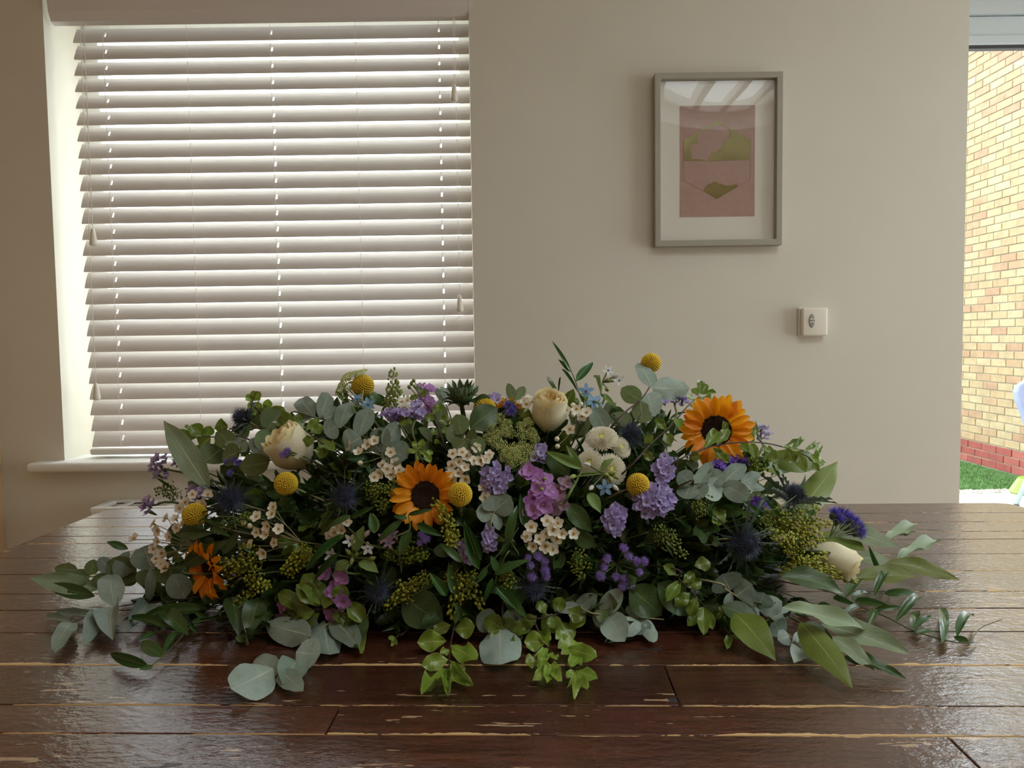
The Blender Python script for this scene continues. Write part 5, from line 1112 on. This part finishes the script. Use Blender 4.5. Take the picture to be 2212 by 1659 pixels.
upleaves('broad green leaf behind the right hand pittosporum twig', [(1650, 990, 1785, 1000, 56, 'olive'), (1640, 1010, 1720, 1000, 40, 'olive')], [(1600, 1010), (1650, 992)], -0.02)
upleaves('pale pointed leaf standing up at the upper left end', [(452, 1060, 353, 908, 60, 'sage'), (430, 1010, 380, 985, 40, 'eucg')], [(470, 1030), (420, 1000)], 0.0)
upleaves('pale long leaf lying along the table at the far left', [(215, 1272, 63, 1249, 48, 'sage'), (205, 1288, 93, 1262, 34, 'broad'), (277, 1186, 230, 1170, 18, 'broad'), (295, 1240, 230, 1215, 56, 'eucg')], [(330, 1250), (250, 1270)], 0.0)
upleaves('large dark veined leaf under the half hidden billy button', [(1015, 925, 1075, 880, 66, 'broad'), (1060, 862, 1020, 868, 30, 'broad')], [(1030, 950), (1016, 925)], 0.04)
upleaves('large dark leaves in the shade at the bottom centre', [(870, 1290, 960, 1350, 90, 'broad'), (1360, 1270, 1430, 1330, 80, 'broad'), (1120, 1250, 1100, 1320, 60, 'broad'), (560, 1290, 534, 1378, 54, 'broad'), (500, 1290, 516, 1376, 54, 'broad'), (760, 1330, 790, 1390, 60, 'broad'), (1420, 1260, 1500, 1330, 70, 'broad')], [(900, 1260), (880, 1290)], 0.02)
upleaves('dark leathery leaves beside the tweedia stem', [(1231, 1026, 1174, 974, 42, 'broad'), (1225, 1088, 1280, 1150, 44, 'broad'), (1240, 1150, 1290, 1180, 40, 'broad')], [(1235, 1060), (1231, 1030)], 0.05)
upleaves('dark leaf crossing in front of the low left sunflower', [(395, 1222, 490, 1166, 40, 'broad'), (390, 1150, 465, 1150, 30, 'broad')], [(440, 1240), (400, 1222)], 0.1)
# ruscus
R_ = lambda label, st, lv, lift=0.06, sr=0.0011: branch('ruscus_strand', label, 'ruscus', 'rus', st, lv, M_stem, sr, lift)
R_('dark ruscus strand trailing furthest right over the table, ending in a tendril', [(1760, 1270), (1823, 1298), (1909, 1330), (1972, 1362), (2051, 1385), (2092, 1388), (2102, 1377), (2121, 1355), (2165, 1338)],
  [(1825, 1292, 1884, 1243, 30), (1909, 1251, 1876, 1177, 16), (1888, 1289, 1922, 1241, 24), (1909, 1282, 1980, 1279, 24), (1840, 1298, 1877, 1282, 22), (1846, 1297, 1936, 1317, 24), (1890, 1316, 1964, 1314, 17), (1934, 1344, 1986, 1294, 28), (1972, 1360, 1983, 1320, 28), (1975, 1360, 2024, 1338, 20), (2034, 1389, 2029, 1313, 32), (1975, 1366, 2024, 1366, 17), (2067, 1377, 2104, 1332, 30), (2092, 1387, 2060, 1376, 22), (1893, 1320, 1874, 1356, 26), (1861, 1311, 1817, 1330, 24), (1800, 1290, 1850, 1310, 20)], 0.0, 0.0009)
R_('dark ruscus strand slanting down to the table at the left front', [(560, 1240), (497, 1279), (449, 1315), (407, 1360), (360, 1410), (322, 1442)],
  [(351, 1419, 304, 1388, 42), (322, 1439, 238, 1412, 36), (354, 1409, 385, 1369, 22), (407, 1372, 342, 1327, 50), (380, 1363, 262, 1342, 28), (449, 1318, 298, 1339, 40), (470, 1300, 435, 1290, 34), (330, 1440, 300, 1446, 16)], 0.02)
R_('ruscus tip with a long thin leaf, standing highest at the top', [(1262, 900), (1250, 847), (1241, 818), (1232, 798)],
  [(1243, 824, 1281, 782, 27), (1233, 803, 1206, 776, 14), (1233, 803, 1192, 736, 12), (1248, 848, 1213, 797, 10), (1252, 850, 1262, 880, 14), (1205, 852, 1181, 815, 13), (1205, 852, 1210, 815, 6)], 0.02)
R_('ruscus strand running down the front of the centre', [(1110, 1170), (1092, 1181), (1052, 1225), (1010, 1268), (984, 1298)],
  [(965, 1287, 927, 1237, 32), (998, 1214, 949, 1173, 25), (984, 1284, 970, 1214, 30), (1035, 1230, 1003, 1124, 34), (981, 1301, 995, 1345, 24), (1052, 1225, 1030, 1260, 20), (1040, 1210, 1004, 1128, 24)], 0.1)
R_('dark ruscus leaves below the waxflower posy at the centre', [(1100, 1190), (1080, 1225), (1068, 1262)],
  [(1068, 1240, 1146, 1209, 28), (1085, 1268, 1139, 1336, 32), (1071, 1267, 1120, 1318, 28), (1065, 1248, 1046, 1301, 18), (1075, 1235, 1060, 1200, 24)], 0.1)
R_('upright ruscus leaves between statice and purple stock at the centre', [(1120, 1200), (1105, 1170), (1120, 1139)],
  [(1135, 1139, 1124, 1066, 22), (1097, 1174, 1118, 1091, 32), (1100, 1172, 1080, 1200, 18)], 0.09)
R_('ruscus leaves lying over the lower petals of the central sunflower', [(860, 1170), (885, 1144), (882, 1112)],
  [(900, 1132, 956, 1158, 26), (882, 1112, 938, 1099, 15), (885, 1144, 862, 1202, 32), (868, 1124, 814, 1172, 24), (880, 1120, 850, 1115, 16)], 0.12)
R_('arching ruscus strand at the lower left of the central sunflower', [(809, 1180), (770, 1155), (752, 1140)],
  [(809, 1150, 800, 1108, 26), (758, 1114, 707, 1140, 22), (758, 1118, 810, 1093, 18), (745, 1158, 661, 1234, 28), (734, 1194, 680, 1253, 22), (743, 1157, 720, 1170, 18)], 0.1)
R_('ruscus leaves tucked above the leftmost billy button', [(520, 1120), (470, 1130), (440, 1145)], [(440, 1148, 390, 1142, 34), (455, 1140, 500, 1160, 22), (470, 1135, 440, 1120, 14), (490, 1125, 462, 1152, 20)], 0.07)
R_('ruscus leaves fanning beside the right end goldenrod', [(1640, 1110), (1700, 1085), (1730, 1060)], [(1625, 1130, 1665, 1062, 12), (1690, 1120, 1650, 1075, 14), (1740, 1130, 1760, 1100, 22), (1700, 1150, 1735, 1175, 22), (1650, 1120, 1600, 1080, 18)], 0.07)
# pittosporum
PT = lambda label, st, lv, kd='pit', lift=0.05, sr=0.0012: branch('pittosporum_twig', label, 'pittosporum', kd, st, lv, M_stemd, sr, lift)
PT('bright pittosporum twig hanging onto the table at the bottom centre left', [(1000, 1300), (984, 1344), (972, 1400), (970, 1444)],
  [(964, 1390, 901, 1393, 44), (974, 1350, 934, 1364, 28), (982, 1360, 1026, 1354, 42), (974, 1401, 1031, 1432, 40), (968, 1425, 910, 1437, 36), (974, 1436, 1023, 1481, 32), (966, 1448, 910, 1501, 34), (970, 1448, 968, 1505, 22), (970, 1440, 985, 1455, 12), (972, 1405, 950, 1412, 18)], 'pitb', 0.03)
PT('curly pittosporum twig hanging onto the table at the bottom centre right', [(1150, 1330), (1174, 1386), (1200, 1415), (1241, 1452)],
  [(1186, 1397, 1160, 1365, 38), (1180, 1392, 1132, 1392, 42), (1160, 1428, 1134, 1430, 32), (1180, 1400, 1160, 1440, 26), (1188, 1410, 1200, 1425, 24), (1190, 1438, 1155, 1435, 26), (1188, 1440, 1150, 1470, 24), (1190, 1440, 1182, 1476, 24), (1195, 1432, 1205, 1475, 26), (1212, 1420, 1258, 1395, 44), (1225, 1410, 1290, 1428, 38), (1232, 1440, 1252, 1415, 30), (1244, 1450, 1238, 1506, 22), (1246, 1450, 1292, 1466, 26), (1244, 1448, 1268, 1490, 22), (1240, 1448, 1222, 1462, 16), (1170, 1360, 1200, 1335, 44), (1200, 1380, 1240, 1350, 44), (1230, 1360, 1265, 1322, 34), (1205, 1400, 1230, 1385, 30)], 'pitb', 0.03)
PT('dark pittosporum rosette at the bottom centre, over the broad pale leaf', [(1085, 1320), (1090, 1350), (1095, 1370)],
  [(1090, 1360, 1046, 1335, 40), (1092, 1362, 1078, 1335, 34), (1095, 1368, 1100, 1405, 34), (1095, 1366, 1130, 1378, 36), (1092, 1368, 1060, 1395, 34), (1095, 1362, 1085, 1388, 30), (1098, 1358, 1150, 1355, 30), (1096, 1360, 1105, 1335, 30)], 'pit', 0.06)
PT('pittosporum twig with large wavy leaves at the lower left of centre', [(760, 1310), (718, 1314), (680, 1317), (660, 1322)],
  [(700, 1310, 655, 1240, 48), (690, 1310, 640, 1262, 40), (668, 1316, 600, 1282, 38), (665, 1325, 612, 1332, 38), (680, 1320, 640, 1330, 32), (735, 1320, 765, 1370, 30), (750, 1300, 788, 1345, 36), (690, 1325, 655, 1355, 30), (720, 1318, 745, 1345, 28), (730, 1300, 742, 1262, 36), (772, 1360, 778, 1412, 24), (700, 1315, 715, 1275, 30)], 'pit', 0.06)
PT('pittosporum tip bright against the blind at the top left', [(600, 925), (560, 890), (545, 868)],
  [(545, 868, 532, 852, 17), (546, 866, 548, 843, 14), (548, 866, 562, 846, 22), (552, 878, 534, 874, 18), (555, 882, 565, 872, 20), (558, 885, 540, 888, 24), (575, 890, 580, 862, 20), (566, 884, 584, 880, 16), (590, 912, 612, 878, 38), (600, 920, 640, 905, 36)], 'pitb', 0.0)
PT('pittosporum twig of small leaves over the upper left end', [(560, 960), (500, 945), (450, 943), (405, 930)],
  [(430, 942, 370, 952, 34), (440, 942, 412, 918, 30), (445, 944, 455, 920, 24), (455, 945, 432, 965, 36), (480, 945, 478, 903, 24), (490, 946, 465, 935, 22), (470, 946, 480, 968, 30), (430, 960, 420, 995, 30), (412, 930, 400, 918, 10), (510, 948, 530, 925, 26), (540, 955, 520, 985, 26), (560, 960, 585, 935, 28)], 'pit', 0.03)
PT('bright green star of pittosporum leaves above the central sunflower', [(915, 1000), (904, 974)],
  [(904, 972, 880, 975, 14), (904, 970, 890, 954, 13), (905, 970, 914, 948, 14), (905, 972, 922, 985, 13), (903, 974, 902, 1000, 13), (918, 985, 935, 975, 15), (915, 980, 932, 998, 16), (940, 960, 945, 948, 12)], 'pitb', 0.07)
PT('pittosporum twig on a dark stem rising past the right sunflower', [(1350, 1018), (1400, 965), (1451, 917), (1484, 879), (1511, 856)],
  [(1512, 852, 1514, 822, 16), (1514, 852, 1528, 830, 16), (1516, 852, 1548, 848, 12), (1508, 856, 1500, 838, 18), (1500, 862, 1482, 854, 20), (1505, 862, 1542, 862, 10), (1490, 875, 1515, 885, 14), (1462, 905, 1470, 925, 22), (1440, 930, 1415, 905, 20), (1435, 935, 1450, 960, 24), (1410, 958, 1395, 940, 22), (1390, 975, 1410, 995, 20)], 'pit', 0.08)
PT('pittosporum twig arching from the right sunflower to the far right', [(1440, 1010), (1509, 975), (1552, 961), (1620, 955), (1678, 962), (1742, 985), (1762, 1008)],
  [(1520, 972, 1552, 932, 26), (1548, 962, 1574, 926, 22), (1564, 950, 1570, 912, 14), (1625, 957, 1632, 914, 18), (1622, 958, 1632, 992, 22), (1660, 962, 1672, 1000, 24), (1690, 966, 1715, 960, 26), (1710, 970, 1735, 950, 12), (1735, 978, 1762, 958, 12), (1758, 990, 1774, 968, 12), (1745, 988, 1780, 1000, 30), (1720, 975, 1740, 1020, 24), (1600, 958, 1618, 976, 18), (1540, 968, 1575, 1000, 20), (1490, 988, 1512, 985, 24), (1700, 970, 1715, 1000, 30), (1650, 960, 1665, 1010, 18), (1755, 1000, 1770, 1018, 16)], 'pit', 0.09)
PT('pittosporum twig on a red stem trailing down at the right front', [(1445, 1226), (1466, 1251), (1483, 1267), (1520, 1308), (1548, 1340), (1577, 1371)],
  [(1470, 1255, 1440, 1300, 26), (1483, 1268, 1516, 1255, 24), (1490, 1280, 1458, 1310, 28), (1505, 1290, 1490, 1332, 28), (1520, 1310, 1485, 1352, 24), (1520, 1312, 1520, 1372, 26), (1522, 1312, 1540, 1360, 24), (1545, 1335, 1560, 1322, 18), (1555, 1345, 1582, 1330, 20), (1577, 1372, 1570, 1402, 18), (1578, 1372, 1608, 1380, 10), (1460, 1240, 1432, 1222, 24), (1500, 1222, 1535, 1215, 30), (1475, 1260, 1500, 1238, 22), (1538, 1330, 1575, 1310, 16)], 'pit', 0.05)
PT('pittosporum leaves beside the top left purple stock', [(960, 960), (940, 900), (905, 855)],
  [(905, 855, 885, 862, 14), (905, 853, 912, 838, 16), (908, 855, 925, 848, 18), (935, 895, 955, 870, 20), (945, 910, 975, 905, 22), (940, 905, 918, 900, 20), (955, 935, 970, 925, 20), (950, 930, 930, 935, 18), (890, 915, 862, 905, 26)], 'pit', 0.03)
PT('pittosporum twig in the shade left of the low ageratum cluster', [(1130, 1330), (1230, 1320)], [(1225, 1318, 1262, 1335, 36), (1180, 1325, 1160, 1300, 26), (1200, 1322, 1215, 1290, 30), (1160, 1330, 1130, 1352, 30), (1190, 1325, 1198, 1358, 32)], 'pit', 0.05)
PT('small green bud twig hanging at the bottom left of centre', [(880, 1360), (868, 1368), (852, 1380)], [(855, 1378, 838, 1378, 10), (853, 1380, 845, 1396, 9), (854, 1380, 858, 1394, 8)], 'pitb', 0.02)
PT('pittosporum twig over the left rose and the dark stem behind it', [(700, 960), (660, 930), (632, 912)], [(640, 918, 600, 905, 34), (655, 925, 640, 895, 24), (670, 935, 700, 920, 24), (690, 950, 720, 975, 30), (680, 945, 655, 960, 26), (700, 960, 690, 990, 26), (660, 930, 690, 905, 20)], 'pit', 0.05)
# ---- leafy filling sprigs that close the mound: each is named after the flower that stands nearest to it
rf = random.Random(21)
HEADS = [(920, 1071, 'the central sunflower'), (1547, 930, 'the right sunflower'), (452, 1226, 'the low left sunflower'), (997, 858, 'the upright sunflower back'),
 (784, 833, 'the top left billy button'), (618, 1045, 'the billy button under the left rose'), (421, 1113, 'the leftmost billy button'), (1378, 1047, 'the right billy button'), (1406, 784, 'the topmost billy button'),
 (1186, 893, 'the upright cream rose'), (632, 972, 'the left cream rose'), (1800, 1206, 'the low right rose'), (1318, 985, 'the cream chrysanthemums'),
 (497, 1080, 'the leftmost blue thistle'), (745, 1073, 'the thistle left of the central sunflower'), (816, 1276, 'the low shaded thistle'), (1153, 1270, 'the low middle thistle'), (1608, 1174, 'the large right thistle'), (1714, 1072, 'the upward right thistle'), (528, 905, 'the dark top left thistle'),
 (346, 1010, 'the highest left statice'), (1073, 1033, 'the central lilac statice'), (1434, 1014, 'the statice above the right billy button'), (1412, 1080, 'the largest statice cluster'), (1327, 1120, 'the lone bright statice tuft'), (870, 895, 'the flat statice comb'),
 (1345, 1225, 'the ageratum ring'), (1160, 1222, 'the low ageratum cluster'), (1835, 1130, 'the big table ageratum'), (1165, 1060, 'the purple centre stock'), (722, 1270, 'the low purple stock'), (614, 1320, 'the bottom left stock bloom'),
 (340, 1170, 'the overhanging waxflowers'), (570, 1150, 'the shaded waxflower sprig'), (815, 995, 'the top left waxflowers'), (1010, 1000, 'the dense waxflowers'), (1180, 1155, 'the waxflower posy'), (1110, 970, 'the green lace flower'),
 (780, 1190, 'the whitish tweedia buds'), (1275, 855, 'the sky blue tweedia'), (1730, 1130, 'the wide goldenrod spray'), (1450, 1170, 'the drooping goldenrod'), (1010, 1290, 'the low central goldenrod'), (880, 1290, 'the low left goldenrod'), (620, 1220, 'the bright yellow goldenrod'), (490, 1225, 'the goldenrod by the low sunflower'),
 (1560, 1045, 'the level eucalyptus branch'), (1650, 1330, 'the slanting silver eucalyptus'), (1310, 1335, 'the pale bottom eucalyptus twig'), (1490, 1300, 'the red stemmed pittosporum'), (965, 1400, 'the bottom left pittosporum'), (1210, 1420, 'the curly bottom pittosporum'), (720, 900, 'the big round silver leaves'), (1065, 1110, 'the white ribbed eucalyptus'), (1700, 970, 'the arching pittosporum')]
LOOK = [(['dark', 'darkr', 'dark'], 'dark wavy leaved sprig'), (['dark', 'pit', 'dark'], 'mixed green wavy sprig'), (['darkr', 'rus', 'darkr'], 'dark pointed leaved sprig'), (['dark', 'eucg', 'darkr'], 'dusky round leaved sprig'), (['needle', 'darkr', 'dark', 'needle'], 'fine dark leaved sprig')]
USED = {}
def sprig(label, P, size, kinds, nl, group='leafy sprigs filling the spray'):
    c = core(P[0]); rt = root('foliage_sprig', label, 'foliage', c, group)
    for p in P:
        o = outward(p); stem(rt, [c, c.lerp(p, 0.5)+rv(0.012), p], 0.0009, M_stem)
        for i in range(nl):
            t = rf.uniform(0.62, 1.0); q = c.lerp(p, t)
            d = (o*rf.uniform(0.1, 0.8) + V((rf.uniform(-1, 1), rf.uniform(-0.7, 0.3), rf.uniform(-0.7, 0.8))) + (p-c).normalized()*0.25).normalized()
            e = q + d*size*pm(q)*rf.uniform(0.7, 1.25); e.z = max(e.z, TT+0.006)
            kd = rf.choice(kinds); leaf(rt, rf.choice(LS[kd]), q, e, size*pm(q)*(0.12 if kd == 'needle' else rf.uniform(0.42, 0.62)*(0.62 if kd in ('rus', 'darkr') else 1)), o+view(q)*0.4+rv(0.7))
def inside(px, py):
    u = (px-1068)/745.0
    if abs(u) > 1: return False
    top = 1160-310*sqrt(1-u*u)*(1-0.10*u*u); return top+22 < py < 1350+10*(1-abs(u))
n = 0
for gy in range(860, 1400, 62):
    for gx in range(290, 1900, 92):
        x, y = gx+rf.uniform(-30, 30)+(46 if (gy//62) % 2 else 0), gy+rf.uniform(-22, 22)
        if not inside(x, y): continue
        hs = sorted(((hx-x)**2+(hy-y)**2, hx, hy, nm) for hx, hy, nm in HEADS)
        lk = LOOK[rf.randrange(5)]; lab = None
        for d2, hx, hy, nm in hs[:6]:
            rel = ('just right of ' if x > hx else 'just left of ') if abs(x-hx) > abs(y-hy) else ('just below ' if y > hy else 'just above ')
            if (rel, nm) not in USED: USED[(rel, nm)] = 1; lab = lk[1]+' '+rel+nm; break
        P = [S(x+rf.uniform(-40, 40), y+rf.uniform(-30, 30), rf.uniform(-0.14, -0.01)) for _ in range(4)]
        sprig(lab or lk[1]+' deep behind '+hs[0][3], P, rf.uniform(46, 66), lk[0], rf.choice((6, 7, 8))); n += 1
for i in range(9):                                 # the far side, out of the photograph's sight
    P = []
    for j in range(3):
        a = pi*(i+0.5+rf.uniform(-0.4, 0.4))/9; e = rf.uniform(0.15, 1.2); P.append(EC + V((ER.x*cos(a)*cos(e), ER.y*sin(a)*cos(e), ER.z*sin(e)))*0.95)
    hx = min(HEADS, key=lambda h: abs(S(h[0], h[1]).x-P[1].x)+(0.3 if ('far', h[2]) in USED else 0)); USED[('far', hx[2])] = 1
    sprig('dark leafy sprig on the window side, behind '+hx[2], P, 56, ['dark', 'darkr', 'eucg'], 7, 'leafy sprigs on the window side')
finish_stalks()
